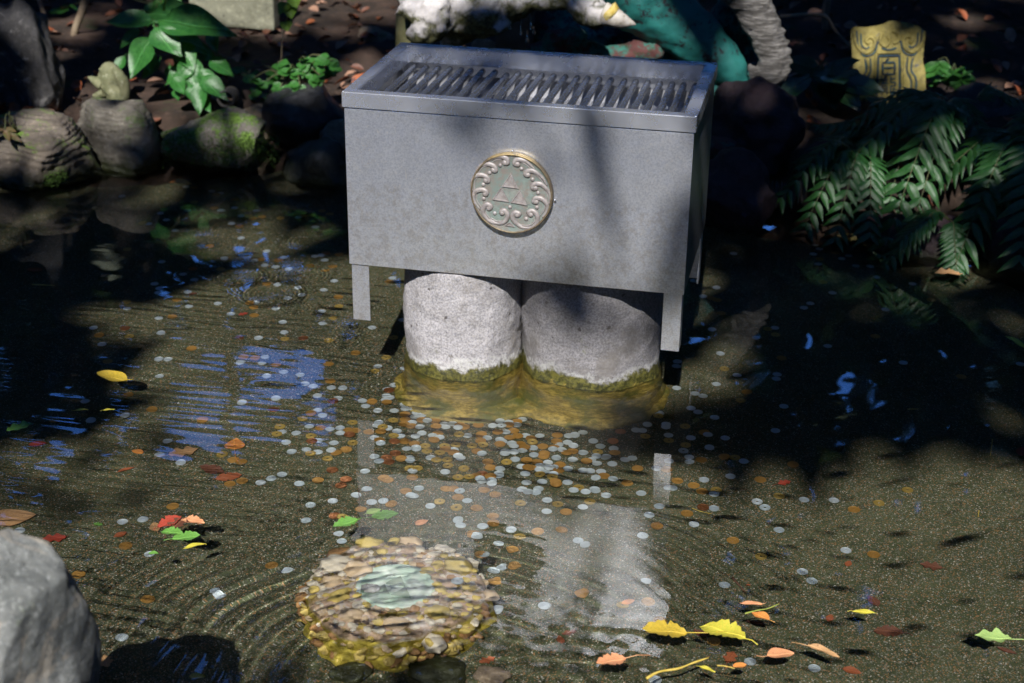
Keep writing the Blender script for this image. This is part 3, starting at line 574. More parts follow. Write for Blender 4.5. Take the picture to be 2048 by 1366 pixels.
#COINDATA
ZA = dict(A=(540, 740, 6.827), B=(760, 820, 6.827), C=(1040, 820, 6.827), D=(540, 920, 6.827), E=(280, 380, 4.876), L=(0, 430, 2.906), R=(1348, 430, 2.906), Q=(0, 860, 2.695), M=(560, 840, 2.56), T=(1288, 860, 2.695), K=(0, 0, 2.926), G=(670, 500, 6.2), J=(660, 430, 2.7676))
COINTXT = '''
A S 415,69 481,194 592,226 835,246 990,251 78,391 645,354 930,392 650,551 719,620 1695,216 1602,266 1640,388 1575,420 1796,364 1306,494 1472,557 1699,560 1838,478 1850,541 535,774 163,848 357,865 820,815 962,876 219,991 655,972 870,1002 295,1121 655,1124 836,1098 1484,722 1461,765 1610,797 1733,838 1780,905 1428,930 1513,1012 1866,1095 1426,1185 1490,1259 1905,1205 1915,1250 1925,525 500,1090 960,795 190,30 1260,430 1590,355
A C 823,160 558,595 690,795 1390,433 1597,456 1075,832 1165,830 1350,850 1515,855 1040,1093 910,1140 1495,963 1790,1217 1840,980 1970,1010
A D 50,541 865,430 1088,900 575,980 1710,1140 1590,1200 1625,1265 1700,985 1625,283
A B 137,775 440,665 95,880 560,905 555,1150 788,1215 1745,205 1685,690 1130,720 1130,1000 1690,905 1540,790
B S 437,178 475,107 500,40 567,77 645,165 543,252 570,320 483,368 880,205 897,245 990,190 1065,255 1195,352 718,357 813,385 490,518 495,545 1007,551 690,655 1065,640 1100,678 1393,605 1537,215 1640,165 1760,175 1873,215 1945,130 1720,310 1640,410 1465,395 1675,440 1800,470 1830,515 1990,355 1715,570 1830,600 1945,578 1705,628 1846,680 892,848 1390,1008 1365,950 1527,990 1525,1040 1640,810 1625,880 1625,915 1930,778 1982,873 2000,995 1940,1088 2020,1130 530,1070 415,1170 455,1190 1192,1243 688,1315 45,1245 442,850
B H 1660,232 1090,1115
B C 340,60 345,135 330,205 425,235 570,152 750,152 765,240 1340,210 1090,215 1150,245 790,322 735,425 485,470 1385,330 1385,365 1375,440 1610,315 1775,390 1880,365 1825,290 1760,220 1870,165 1915,470 1980,525 1640,480 890,545 1000,590 1325,570 1475,712 1510,790 1310,905 1510,930 440,925 110,967 50,930 350,1110 905,1085 1000,1080 1420,1095 1570,1158 1065,1195 155,1295 1320,1345 2000,690 2020,800
B D 1395,875
B B 1080,340 615,495 640,565 880,495 1035,480 1257,492 1407,498 1730,720 815,597 770,690 920,683 930,765 1145,803 405,805 510,800 1065,920 1215,925 815,1255 1918,1275 1045,1335
C S 180,530 270,358 190,620 495,657 380,722 270,770 390,795 460,790 265,832 340,865 455,900 300,982 250,1080 215,1130 535,490 570,562 450,560 650,450 752,345 750,365 860,312 665,375 730,497 1000,430 1095,500 1280,528 860,587 1040,637 1180,640 1170,665 720,680 970,695 1050,750 1260,740 1435,688 1535,663 655,803 860,832 955,835 1105,842 1035,935 1268,950 650,990 730,1100 895,1128 1020,1080 1030,1110 1178,1170 1657,1142 367,1233 858,1330 1860,800 2030,700 2030,1070 1582,280 1670,290 1740,203 1905,48 1995,200 1990,240 2025,347 1900,1320
C C 150,400 90,690 310,505 470,525 330,600 325,640 235,715 545,750 525,835 145,800 480,1015 490,1055 510,350 500,435 640,610 720,575 905,715 1145,905 1465,1000 1295,590 1605,800 2000,820
C D 1375,300 1270,430
C B 170,450 270,905 440,945 1890,90 1710,362 1060,575 800,1060 955,1255 515,1290 2030,420
D S 162,203 15,255 397,325 1300,157 1323,400 1178,482 857,565 555,620 490,832 937,1010 975,1110 1390,578
D C 657,275 1240,678
D D 850,140 1035,265 970,350 880,765
D B 990,790
M S 1857,594 1525,620 1562,643 1875,826 1350,952 1112,972 1135,755 1093,775 1120,635 1183,563 1008,598 1045,688 912,515 925,542 1038,545 908,825 1920,1335 1890,489 1365,470
M C 1090,495 1092,530 1930,545 1320,573 1442,565 1190,665 1030,690 1200,745 1097,828 1545,890 1885,932 1945,1028 990,588 1465,473
M B 1227,600 1755,950
E S 197,228 342,398 257,293 85,330 785,200 925,176 1133,205 985,257 893,328 985,470 1235,600 212,702 418,822 530,877 820,668 1120,690 1400,660 1218,735 1325,752 1450,772 1705,652 1765,640 1800,685 1895,890 1340,926 1535,955 1578,1025 1790,977 1443,1056 1130,1097 1323,1157 140,917 188,961 178,1003 468,998 478,1136 760,1108 885,1209 187,1253 1393,1291 1777,1183 1780,1305 1710,362 1545,270 780,35 465,200 800,203
E C 785,773 925,95 745,47 725,177 1015,203 1055,250 1103,278 1190,264 970,354 680,548 1180,680 1350,686 1235,918 1660,742 1806,782 1880,748 1940,630 365,1075 1070,1104 1108,1145 315,1236 1115,1222 1935,1046 1590,255 1675,248 1778,270 1850,235 1775,205 30,325
E D 515,768 1810,615
E B 530,120 1940,1135 1885,1252 1370,275
L S 543,657 592,753 738,545 935,687 922,840 975,840 927,938 497,1084 727,1165 528,1195 1502,717 1540,825 1522,863 1395,857 1550,937 1407,1091 1652,684 975,1315
L C 576,700 626,852 1115,776 1415,825 1482,830 1607,872 1910,866 745,1045 883,1132 316,1195 1180,1190
L D 725,660 1391,717 1763,717
L B 752,709 736,505 740,200 1655,722 1910,730
G S 710,350 460,965 835,870
G C 670,395 255,1278
G B 635,1335 725,1090
J S 265,838 410,850
J B 248,865
R S 818,173 810,228 845,197 975,255 1015,238 1058,298 1140,300 838,287 920,453 792,515 755,540 586,657 477,715 170,474 246,423 221,666 270,807 366,931 246,985 123,1040 168,1056 600,928 595,953 638,1114 139,1147 235,1178 590,1255 98,1125 98,1297 297,1297 205,1352 20,853 15,880 893,763 1385,400 1332,860 2012,868 15,1007 115,383 1175,362 1230,552 345,225 195,1280
R C 275,572 123,717 423,1030 935,220 847,257 218,486 250,497 1170,706 1668,940 175,1265 625,832 865,390 1495,495
R B 545,665 293,894 388,1079 590,697 65,1230 68,1340
T S 377,425 378,348 324,270 466,252 538,170 352,96 245,175 243,147 154,315 863,378 1022,381 268,510 727,541 1088,650 854,765 905,815 434,838 573,1252 918,1288 60,1355
T H 610,388 652,420 212,113
T C 313,332 268,300 180,275 628,269 232,452 1131,431 1237,672 479,597 376,1140 803,188 309,162 433,147
T D 318,421
T B 390,323 727,357 1267,396 1421,325 630,683 490,150 225,83
Q S 858,136 972,178 770,485 662,495 805,672 1405,284 655,1120 1548,757 1160,870 1183,893 105,545
Q C 1258,163 1300,175 1238,292 1307,274 933,413 677,628 423,780 797,915 1465,732
Q B 1197,135
K S 1088,1094 1240,1120 1290,1132 715,1150
K C 1135,1098 908,1063 832,1308
'''
def coin_prof(r, hole):
    t_ = .0016; p = [(r*.98, 0), (r, .0003), (r, t_-.0002), (r*.97, t_), (r*.90, t_), (r*.87, t_-.00035), (r*.62, t_-.0004), (r*.58, t_-.0001), (r*.52, t_-.0001), (r*.48, t_-.0004)]
    if hole: h = .0026; p += [(h*1.5, t_-.0004), (h*1.35, t_), (h, t_), (h, 0)]
    else: p += [(r*.22, t_-.0003), (r*.18, t_), (.0001, t_)]
    return p
CM = {}
for k, r, hole, m in (('S', .0097, 0, SILV), ('C', .0113, 0, COPP), ('D', .0113, 0, COPD), ('B', .0106, 1, BRAS), ('H', .0102, 1, SILV)):
    me = mesh('coin', *lathe(coin_prof(r, hole), 26)); me.materials.append(m); CM[k] = (me, r)
coins = []
for line in COINTXT.split('\n'):
    p = line.split()
    if len(p) < 3: continue
    ox, oy, s_ = ZA[p[0]]
    for q in p[2:]:
        x, y = q.split(','); x = ox+float(x)/s_; y = oy+float(y)/s_; f_ = floor(x, y)
        coins.append((p[1], x, y, f_.x, f_.y))
kept = []
for c_ in sorted(coins, key=lambda c: -c[4]):
    if any(math.hypot(c_[3]-k[3], c_[4]-k[4]) < .0045 for k in kept): continue
    kept.append(c_)
zst = []; coins = []
for k, x, y, wx, wy in kept:
    z = -H+.0010
    if 605 < x < 975 and 1085 < y < 1290:                    # lies on the spring's pebbled rim
        z = ZR+.012; f_ = floor(x, y, -z); wx, wy = f_.x, f_.y
    for (a, b, zz) in zst:
        if math.hypot(a-wx, b-wy) < .0205 and zz > z-.0016 and zz < -.08: z = max(z, zz+.0017) if z < -.08 else z
    zst.append((wx, wy, z)); coins.append((k, x, y, wx, wy, z))
coins.sort(key=lambda c: (Vector((c[3], c[4], 0))-CAM).length)
METAL = dict(S='silver', C='orange copper', D='dark copper', B='brass holed', H='silver holed')
def region(x, y):
    if 560 < x < 1010 and 1060 < y < 1300: return 'at the pebbled spring ring'
    if y > 1060: return ('on the sand left of the spring' if x < 600 else 'on the sand right of the spring' if x < 1330 else 'on the open sand at lower right') if y < 1250 or x > 1000 else 'near the foreground rock'
    if y > 960: return 'on the sand left of the mirrored left leg' if x < 700 else 'in the mirror image of the box above the spring' if x < 900 else 'above the spring, right of centre' if x < 1080 else 'where the big post shadow ends' if x < 1330 else 'on the sunlit sand right of the mirrored right leg' if x < 1600 else 'on the far right sand'
    if y > 900: return 'left of the orange heart leaf' if x < 470 else 'right of the orange heart leaf' if x < 620 else 'beside the mirrored left leg' if x < 760 else 'in the thick scatter before the left post' if x < 900 else 'in the thick scatter below the join of the posts' if x < 1040 else 'in the thick scatter before the right post' if x < 1180 else 'in the shade before the right post' if x < 1330 else 'in the shade right of the posts' if x < 1480 else 'in the dark water at right'
    if y > 820: return 'in the blue mirrored sky at left' if x < 420 else 'near the mirrored tree trunk' if x < 560 else 'left of the mirrored left leg, nearer the posts' if x < 700 else 'close against the foot of the left post' if x < 830 else 'just before the left post' if x < 940 else 'just before the join of the posts' if x < 1060 else 'just before the right post' if x < 1180 else 'against the right post in shade' if x < 1330 else 'in shade under the right leg'  if x < 1480 else 'in the dark water far right'
    if y > 700: return 'near the floating yellow leaf' if x < 330 else 'on the sand below the drip rings' if x < 560 else 'left of the stone posts' if x < 820 else 'right of the hanging right leg' if x < 1450 else 'in the dark pond below the ferns'
    if y > 560: return 'in the shaded water at far left' if x < 350 else 'near the lowest drip rings' if x < 520 else 'below the left leg of the box' if x < 700 else 'in the shadow of the left leg' if x < 830 else 'beside the right leg of the box' if x < 1450 else 'in the dark pond before the ferns'
    if y > 470: return 'left of the drip rings' if x < 440 else 'among the drip rings' if x < 700 else 'behind the box on the right' if x < 1560 else 'under the fern fronds'
    return 'at the foot of the bank rocks' if x < 500 else 'near the wet black rock'
from collections import defaultdict
byreg = defaultdict(list)
NI = 300
for i, c_ in enumerate(coins[:NI]): byreg[(c_[0], region(c_[1], c_[2]))].append(i)
ORD = ['leftmost', 'second', 'third', 'fourth', 'fifth', 'sixth', 'seventh', 'eighth', 'ninth', 'tenth', 'eleventh', 'twelfth', 'thirteenth', 'fourteenth', 'fifteenth', 'sixteenth', 'seventeenth', 'eighteenth', 'nineteenth', 'twentieth']
lab = {}
for (k, rg), ids in byreg.items():
    ids.sort(key=lambda i: coins[i][1]); nm = METAL[k]
    for j, i in enumerate(ids):
        if len(ids) == 1: s_ = 'the only %s coin %s' % (nm, rg)
        elif j == 0: s_ = 'leftmost %s coin %s' % (nm, rg)
        elif j == len(ids)-1: s_ = 'rightmost %s coin %s' % (nm, rg)
        elif j < len(ORD): s_ = '%s %s coin from left, %s' % (ORD[j], nm, rg)
        else: s_ = '%s coin among the last ones to the right %s' % (nm, rg)
        lab[i] = (s_, nm)
for i, (k, x, y, wx, wy, z) in enumerate(coins[:NI]):
    tilt = .10 if z > -H+.002 else .03
    o = link('coin', CM[k][0], None, None, (wx, wy, z), (random.gauss(0, tilt), random.gauss(0, tilt), random.uniform(0, 6.3)), wet=True)
    tag(o, lab[i][0], 'coin', 'coins lying on the pond floor')
V = []; Fc = []; mi = []
mats = [SILV, COPP, COPD, BRAS]
for (k, x, y, wx, wy, z) in coins[NI:]:
    v, f = lathe(coin_prof(CM[k][1], k in 'BH'), 20); a = random.gauss(0, .04); b = random.gauss(0, .04); o0 = len(V)
    V += [(p.x+wx, p.y+wy, p.z+z+p.x*a+p.y*b) for p in v]; Fc += [tuple(i+o0 for i in q) for q in f]; mi += [dict(S=0, H=0, C=1, D=2, B=3)[k]]*len(f)
me = mesh('scattered_coins', V, Fc)
for m in mats: me.materials.append(m)
me.polygons.foreach_set('material_index', mi)
tag(link('scattered_coins', me, None, wet=True), 'small far coins strewn over the pond floor towards the rocks', 'coins', kind='stuff')

# ------------------------------------------------------------------ fallen leaves
def leaf_shape(kind, n_=14):                                # unit leaf along +y from 0 to 1, x half width
    out = []
    for i in range(n_+1):
        t_ = i/n_
        if kind == 'oval': w_ = .30*math.sin(math.pi*t_**.85)**.8
        elif kind == 'ovate': w_ = .27*math.sin(math.pi*t_**.68)**1.15
        elif kind == 'long': w_ = .16*math.sin(math.pi*t_**.8)**.9
        elif kind == 'heart': w_ = .46*(math.sin(math.pi*min(1, t_**.55))**.75)*(1-.15*t_)
        elif kind == 'ragged': w_ = (.30+.05*math.sin(t_*40)+.04*math.sin(t_*23+1))*math.sin(math.pi*t_**.9)**.7
        elif kind == 'torn': w_ = (.28+.10*math.sin(t_*17+2))*math.sin(math.pi*t_**.8)**.6
        else: w_ = .3
        out.append((t_, max(w_, .004)))
    return out
def leaf_mesh(kind, curl=.08, stalk=.35, bend=0., seed=0, n_=14, thick=True):
    g_ = random.Random(seed); V = []; Fc = []; cols = (-1, -.6, -.25, 0, .25, .6, 1); ph = g_.uniform(0, 6)
    for t_, w_ in leaf_shape(kind, n_):
        jag = g_.uniform(-.012, .012) if kind in ('ragged', 'torn') else 0
        for c_ in cols:
            x = c_*(w_+jag*abs(c_)); z = curl*(c_*c_*w_*2.2)+.04*curl*10*math.sin(t_*3.1+ph)*.5+.15*curl*math.sin(t_*9+ph+c_*2); V.append(Vector((x+bend*t_*t_, t_, z)))
    m = len(cols)
    for i in range(n_):
        for j in range(m-1): Fc.append((i*m+j, i*m+j+1, (i+1)*m+j+1, (i+1)*m+j))
    parts = [(V, Fc)]
    if stalk: parts.append(tube([(0, .02, .0), (.01, -stalk*.5, .01), (.06*g_.uniform(-2, 2), -stalk, .0)], [.014, .011, .016], 5))
    parts.append(tube([(bend*t_*t_, t_, .04*curl*10*math.sin(t_*3.1+ph)*.5+.15*curl*math.sin(t_*9+ph)+.002) for t_ in [k/8*.92 for k in range(9)]], [.011*(1-k/9)+.002 for k in range(9)], 4))
    return mesh('fallen_leaf', *join(parts))
LM = dict(yellow=m_leaf('yellow_leaf', (.52, .36, .035), (.38, .28, .03), .5, (.16, .08, .02), sp=14), ygreen=m_leaf('yellow_green_leaf', (.42, .42, .04), (.55, .45, .05), .5, (.2, .12, .02), sp=12), pink=m_leaf('salmon_leaf', (.62, .24, .12), (.55, .3, .14), .5, (.3, .1, .03), sp=10),
          orange=m_leaf('orange_leaf', (.66, .20, .05), (.6, .28, .06), .5, (.3, .08, .02), sp=10), red=m_leaf('red_leaf', (.42, .06, .03), (.3, .05, .03), .5, (.15, .03, .02)), brown=m_leaf('brown_leaf', (.10, .035, .02), (.16, .06, .03), .6, (.04, .015, .01)),
          green=m_leaf('fallen_green_leaf', (.09, .24, .04), (.15, .33, .06), .45), lime=m_leaf('pale_green_leaf', (.24, .38, .11), (.32, .44, .14), .5), tan=m_leaf('tan_leaf', (.42, .23, .1), (.5, .3, .14), .6, (.2, .1, .04), sp=10), rust=m_leaf('rust_leaf', (.34, .10, .03), (.26, .07, .03), .6, (.1, .03, .02), sp=12))
# px, py, length px, heading deg (0 = right, 90 = away), kind, colour, floating, stalk, label
LEAVES = [
 (1330, 1267, 88, 178, 'ragged', 'yellow', 1, .9, 'big spotted yellow leaf at the lower corner of the box reflection'),
 (1452, 1268, 82, 150, 'ragged', 'ygreen', 1, .3, 'narrow yellow green leaf with ragged edge right of the big yellow leaf'),
 (1503, 1211, 44, 185, 'long', 'pink', 1, .2, 'small curved salmon leaf touching a thin green twig'),
 (1524, 1236, 34, 140, 'oval', 'orange', 1, .3, 'small orange leaf with dark hole below the salmon leaf'),
 (1559, 1312, 54, 12, 'oval', 'pink', 1, .35, 'oval salmon pink leaf lying near the bottom right of the pond'),
 (1226, 1324, 56, 200, 'ragged', 'pink', 1, .8, 'ragged pink leaf with raised yellow stalk near the bottom'),
 (1728, 1227, 46, 350, 'long', 'ygreen', 1, .2, 'slim curled green and yellow leaf alone on dark sand'),
 (1987, 1279, 68, 175, 'torn', 'lime', 1, .6, 'pale green torn leaf near the right edge'),
 (1778, 1263, 56, 170, 'ragged', 'brown', 0, .3, 'dark brown ragged leaf sunk between green leaves at lower right'),
 (1750, 1205, 28, 100, 'oval', 'brown', 0, .4, 'upright brown leaf above the slim green leaf'),
 (1865, 1133, 40, 160, 'torn', 'brown', 0, .2, 'torn brown leaf sunk on the right sand'),
 (1460, 1318, 32, 60, 'torn', 'rust', 0, .2, 'crumpled rust leaf left of the salmon pink leaf'),
 (1479, 1334, 28, 10, 'oval', 'orange', 1, .5, 'little orange leaf tip at the end of a pale twig'),
 (1644, 1302, 58, 335, 'long', 'tan', 1, .5, 'curled tan leaf right of the oval salmon leaf'),
 (1412, 1340, 30, 330, 'long', 'ygreen', 1, .2, 'tiny yellow leaf beside the long yellow twig'),
 (1568, 966, 26, 20, 'torn', 'red', 0, .5, 'small red maple leaf at the edge of the shade'),
 (1696, 1129, 18, 60, 'oval', 'rust', 0, 0, 'small rust leaf below two coins on the right sand'),
 (1403, 1268, 26, 130, 'oval', 'brown', 0, 0, 'brown sunken leaf behind the narrow yellow green leaf'),
 (1659, 1238, 20, 60, 'oval', 'rust', 0, 0, 'small rust leaf left of the slim green leaf'),
 (2010, 1301, 34, 320, 'long', 'brown', 0, 0, 'brown leaf strip just under the torn pale green leaf'),
 (2043, 905, 30, 70, 'oval', 'red', 0, 0, 'dark red leaf cut by the right edge'),
 (1702, 1342, 34, 340, 'oval', 'rust', 0, .2, 'rust leaf at the very bottom right of centre'),
 (1895, 549, 50, 175, 'torn', 'tan', 1, .1, 'tan curled leaf floating below the fern fronds'),
 (2035, 688, 40, 110, 'long', 'ygreen', 1, .2, 'olive leaf afloat at the right edge below the ferns'),
 (225, 758, 66, 165, 'oval', 'yellow', 1, .15, 'big yellow oval leaf floating on the dark left water'),
 (469, 891, 34, 100, 'heart', 'orange', 0, 1.1, 'orange heart shaped leaf with pale stalk'),
 (336, 1049, 46, 40, 'ragged', 'red', 1, .2, 'red leaf in the leaf clump left of the spring'),
 (352, 1053, 40, 70, 'torn', 'brown', 1, .6, 'brown leaf in the middle of the clump left of the spring'),
 (386, 1045, 44, 350, 'ragged', 'pink', 1, .1, 'pink leaf at the right of the clump left of the spring'),
 (310, 1057, 28, 120, 'oval', 'tan', 0, .2, 'tan brown leaf at the left of the leaf clump'),
 (371, 1077, 52, 15, 'ragged', 'green', 1, .3, 'green lobed leaf in front of the leaf clump'),
 (345, 1068, 44, 170, 'ragged', 'green', 1, .4, 'green leaf under the left of the leaf clump'),
 (388, 1094, 40, 200, 'long', 'ygreen', 1, .1, 'curled green yellow leaf below the leaf clump'),
 (28, 1036, 70, 20, 'heart', 'tan', 0, .1, 'large tan brown leaf sunk by the left edge above the rock'),
 (363, 906, 54, 25, 'torn', 'tan', 0, .4, 'tan leaf under the pale mirrored trunk'),
 (425, 940, 50, 160, 'ragged', 'brown', 0, .1, 'dark brown leaf pair, left one, above the clump'),
 (455, 955, 48, 20, 'ragged', 'rust', 0, .1, 'dark rust leaf pair, right one, next to two copper coins'),
 (111, 1077, 42, 200, 'torn', 'red', 0, .1, 'red brown leaf between the foreground rock and the clump'),
 (239, 1071, 24, 40, 'oval', 'rust', 0, 0, 'small rust leaf left of the leaf clump'),
 (394, 1355, 30, 10, 'oval', 'yellow', 1, 0, 'bright yellow small leaf at the bottom edge left'),
 (212, 1326, 34, 120, 'torn', 'tan', 0, 0, 'tan leaf scrap beside the foreground rock'),
 (697, 1048, 46, 215, 'ragged', 'green', 1, .15, 'bright green leaf floating above the left of the spring'),
 (767, 1031, 50, 20, 'ragged', 'green', 0, .4, 'green leaf sunk above the middle of the spring'),
 (745, 1024, 28, 30, 'oval', 'lime', 0, .2, 'pale green oval leaf overlapping the one above the spring'),
 (845, 1297, 46, 330, 'ragged', 'green', 0, .1, 'green leaf below the front of the spring'),
 (763, 1305, 46, 10, 'torn', 'red', 0, 0, 'red leaf below the front left of the spring'),
 (927, 1283, 34, 350, 'torn', 'red', 0, 0, 'red brown leaf right below the spring'),
 (841, 1046, 26, 30, 'oval', 'pink', 0, 0, 'faint pink leaf above the spring between coins'),
 (485, 628, 18, 30, 'torn', 'red', 0, 0, 'small red leaf below the drip rings'),
 (208, 554, 14, 60, 'oval', 'orange', 1, 0, 'tiny orange leaf alone in the left water'),
 (385, 588, 16, 20, 'oval', 'brown', 0, 0, 'small brown leaf beside a silver coin left of the rings'),
 (70, 540, 34, 170, 'oval', 'rust', 0, 0, 'rust leaf in the shaded water at the far left'),
 (360, 368, 40, 170, 'oval', 'orange', 1, .2, 'orange leaf floating at the foot of the bank rocks'),
 (36, 858, 44, 30, 'torn', 'green', 1, 0, 'green leaf in the mirrored sky at the left edge'),
 (162, 822, 26, 10, 'long', 'ygreen', 1, .2, 'left one of two slim yellow green leaves in the mirrored sky'),
 (217, 822, 22, 10, 'long', 'ygreen', 1, .2, 'right one of two slim yellow green leaves in the mirrored sky'),
 (74, 888, 32, 20, 'oval', 'red', 0, 0, 'red leaf under the mirrored sky at left'),
 (278, 904, 24, 140, 'oval', 'orange', 0, 0, 'small orange leaf in the shade above the left sand'),
 (249, 940, 30, 40, 'long', 'rust', 0, 0, 'slim rust leaf on the left sand'),
 (1138, 1266, 26, 20, 'torn', 'brown', 0, 0, 'brown leaf in the ripples right of the spring'),
 (1122, 1282, 22, 90, 'oval', 'rust', 0, 0, 'small rust leaf in the ripples right of the spring, nearer'),
 (974, 1322, 34, 30, 'torn', 'rust', 0, 0, 'rust leaf in the ripples at the bottom centre'),
 (306, 1109, 20, 350, 'oval', 'green', 1, 0, 'small green leaf resting over a silver coin'),
 (195, 1049, 18, 340, 'torn', 'green', 0, 0, 'small dull green leaf left of the clump'),
 (1497, 1170, 10, 0, 'oval', 'rust', 0, 0, 'tiny rust leaf beside a thin dark twig'),
 (1510, 1245, 36, 350, 'long', 'brown', 0, 0, 'brown leaf sunk right below the small orange leaf'),
 (1255, 1205, 24, 20, 'oval', 'orange', 0, 0, 'orange leaf scrap touching a coin in the box reflection'),
]
for i, (x, y, L, hd, kind, colr, fl, st, lb) in enumerate(LEAVES):
    p = atz(x, y, .0015) if fl else floor(x, y, H-.004); s = L*per_px(p)*1.0
    a = R(hd)+YAW*-1*0; d2 = Vector((math.cos(a), math.sin(a))); d2 = Vector((d2.x*math.cos(-YAW)-d2.y*math.sin(-YAW), d2.x*math.sin(-YAW)+d2.y*math.cos(-YAW)))
    d2.y *= 1.0; rz = math.atan2(-d2.x, d2.y)
    me = leaf_mesh(kind, .12 if fl else .07, st, random.uniform(-.12, .12), i); me.materials.append(LM[colr]); mid = Vector((d2.x, d2.y, 0)).normalized()*s*.5
    s *= 1+.35*abs(math.sin(a))
    o = link('fallen_leaf', me, None, None, p-mid+Vector((0, 0, .0008*s/.05 + (.0018 if fl else .001))), (0, 0, rz), wet=not fl); o.scale = (s, s, s)
    tag(o, lb, 'leaf', 'fallen leaves in the pond')
def twig(pts, r, mat, label, z=.003, wet=False):
    P = [atz(x, y, z) if not wet else floor(x, y, H-.004) for x, y in pts]; b = P[0].copy(); P = spline([p-b+Vector((0, 0, .0015*math.sin(i*2))) for i, p in enumerate(P)], 14)
    o = link('twig', mesh('twig', *tube(P, [r*(1.15-.5*k/13+.15*math.sin(k*1.3)) for k in range(14)], 7)), mat, None, b, wet=wet); tag(o, label, 'twig', 'thin twigs and stalks in the pond')
TW_Y = simple('yellow_twig', (.5, .36, .05), (.6, .45, .1), 60, .6, .3); TW_B = simple('brown_twig', (.08, .04, .025), (.14, .07, .04), 60, .7, .3)
twig([(1293, 1357), (1318, 1345), (1356, 1336), (1384, 1326), (1417, 1317)], .0019, TW_Y, 'long knobbly yellow twig floating at the bottom edge')
twig([(1490, 1227), (1515, 1222), (1535, 1216), (1559, 1207)], .0011, simple('green_twig', (.25, .3, .05), (.35, .38, .08), 60), 'thin green twig touching the small salmon leaf')
twig([(1434, 1331), (1452, 1334), (1470, 1336)], .0009, TW_Y, 'short pale twig by the little orange leaf')
twig([(1985, 878), (1983, 895), (1981, 911)], .0009, TW_Y, 'yellow needle in the sunlit upper right sand', wet=True)
twig([(1958, 1021), (1956, 1035)], .0009, TW_Y, 'short yellow needle below the other on the right sand', wet=True)
twig([(1384, 1017), (1402, 1024), (1423, 1027)], .001, TW_Y, 'yellow stalk beside a dark copper coin', wet=True)
twig([(64, 569), (88, 571), (110, 570)], .0010, TW_Y, 'yellow needle floating in the dark left water')
twig([(1465, 1155), (1476, 1168), (1492, 1186)], .0022, TW_B, 'dark brown twig on the lower right sand', wet=True)
twig([(718, 975), (719, 1012)], .0007, TW_B, 'thin upright dark twig above the spring at left', wet=True)
twig([(1857, 1292), (1880, 1296)], .0008, TW_B, 'thin brown stem in the lower right corner', wet=True)
twig([(1815, 818), (1838, 819)], .0008, TW_Y, 'pale needle in the shade below the ferns')

# ------------------------------------------------------------------ rocks
def rock(name, x0, x1, y0, y1, Yd, mat, label, seed, depth=.8, strat=0., sub=5, amp=.22, wet=True, freq=1.3, tilt=0., flat=None, cat='rock', group='rocks edging the pond', sharp=.0):
    c = aty((x0+x1)/2, (y0+y1)/2, Yd); k = per_px(c); rx = (x1-x0)/2*k; rz = (y1-y0)/2*k/.93; ry = rx*depth
    V, Fc = ico(sub); o_ = Vector((seed*3.7, seed*1.3, seed*.7)); out = []
    gr = random.Random(seed); PL = [(Vector((gr.gauss(0, 1), gr.gauss(0, 1), gr.gauss(0, .8))).normalized(), gr.uniform(.62, .9)) for _ in range(16)]
    for p in V:
        for pn, pd in PL:
            e_ = p.dot(pn)-pd
            if e_ > 0: p = p-pn*e_*.85
        q = p*freq+o_; d = 1.08+amp*mn.fractal(q, 1., 2.1, 5)+sharp*(.5-abs(mn.noise(q*1.7)))
        if strat: zz = p.z*9+1.6*mn.noise(p*1.5+o_); d += strat*(math.floor(zz)-zz+.5)*(.6+.8*abs(mn.noise(p*2+o_)))
        v = p*d
        if flat: v.z = math.copysign(abs(v.z)**flat, v.z); v.x = math.copysign(abs(v.x)**.8, v.x)
        v = Vector((v.x*rx, v.y*ry, v.z*rz)); out.append(v)
    o = link('rock', mesh('rock', out, Fc), mat, None, c, (0, tilt, -YAW*-1), wet=wet); tag(o, label, cat, group); return o
RK1 = m_rock('dark_veined_rock', (.035, .034, .036), (.075, .072, .07), 0, .8, vein=(.28, .27, .26)); RK2 = m_rock('layered_rock', (.10, .085, .07), (.2, .165, .13), .45, .8, green=(.06, .1, .015), low=.03)
RK3 = m_rock('brown_rock', (.09, .08, .065), (.16, .145, .12), .35, .7, low=.03); RK4 = m_rock('mossy_rock', (.12, .105, .09), (.2, .185, .16), .75, .8, green=(.05, .09, .012), low=.03)
RK5 = m_rock('wet_black_rock', (.022, .022, .024), (.05, .05, .052), .0, .3); RK6 = m_rock('wet_water_rock', (.02, .022, .018), (.05, .052, .042), .3, .2, green=(.03, .04, .01), low=.01)
RK7 = m_rock('grey_boulder', (.13, .14, .135), (.27, .28, .27), .18, .75, vein=(.36, .33, .28), sc_=1.9, green=(.08, .1, .05)); RK8 = m_rock('tan_stone', (.2, .15, .1), (.3, .24, .17), .2, .8)
RKP = m_rock('purple_rock', (.020, .012, .016), (.045, .024, .03), .0, .6, vein=None, low=.01)
rock('rock', -40, 138, 18, 250, 1.32, RK1, 'tall dark rock with pale veins standing at the upper left', 1, .7, amp=.22, sharp=.25)
rock('rock', -60, 200, 235, 400, 1.02, RK2, 'layered brown rock with moss along its foot at the left edge', 2, .7, .09, 6, .14, flat=.65)
rock('rock', 140, 338, 200, 365, 1.16, RK3, 'rounded ledge rock in deep shade right of the layered rock', 3, .7, .05, 6, .2, flat=.75)
rock('rock', 325, 535, 222, 352, 1.22, RK4, 'mossy brown boulder below the large leaved plant', 4, .7, sub=6, amp=.2, sharp=.1)
rock('rock', 522, 705, 166, 288, 1.42, RK5, 'black wet boulder just left of the box lid', 5, .7, amp=.16)
rock('rock', 548, 720, 276, 410, 1.18, RK6, 'low shiny wet rock in the water beside the box', 6, .7, amp=.12)
rock('rock', 465, 560, 215, 280, 1.42, RK8, 'tan stone wedged between the mossy and the black boulder', 7, .6, amp=.25)
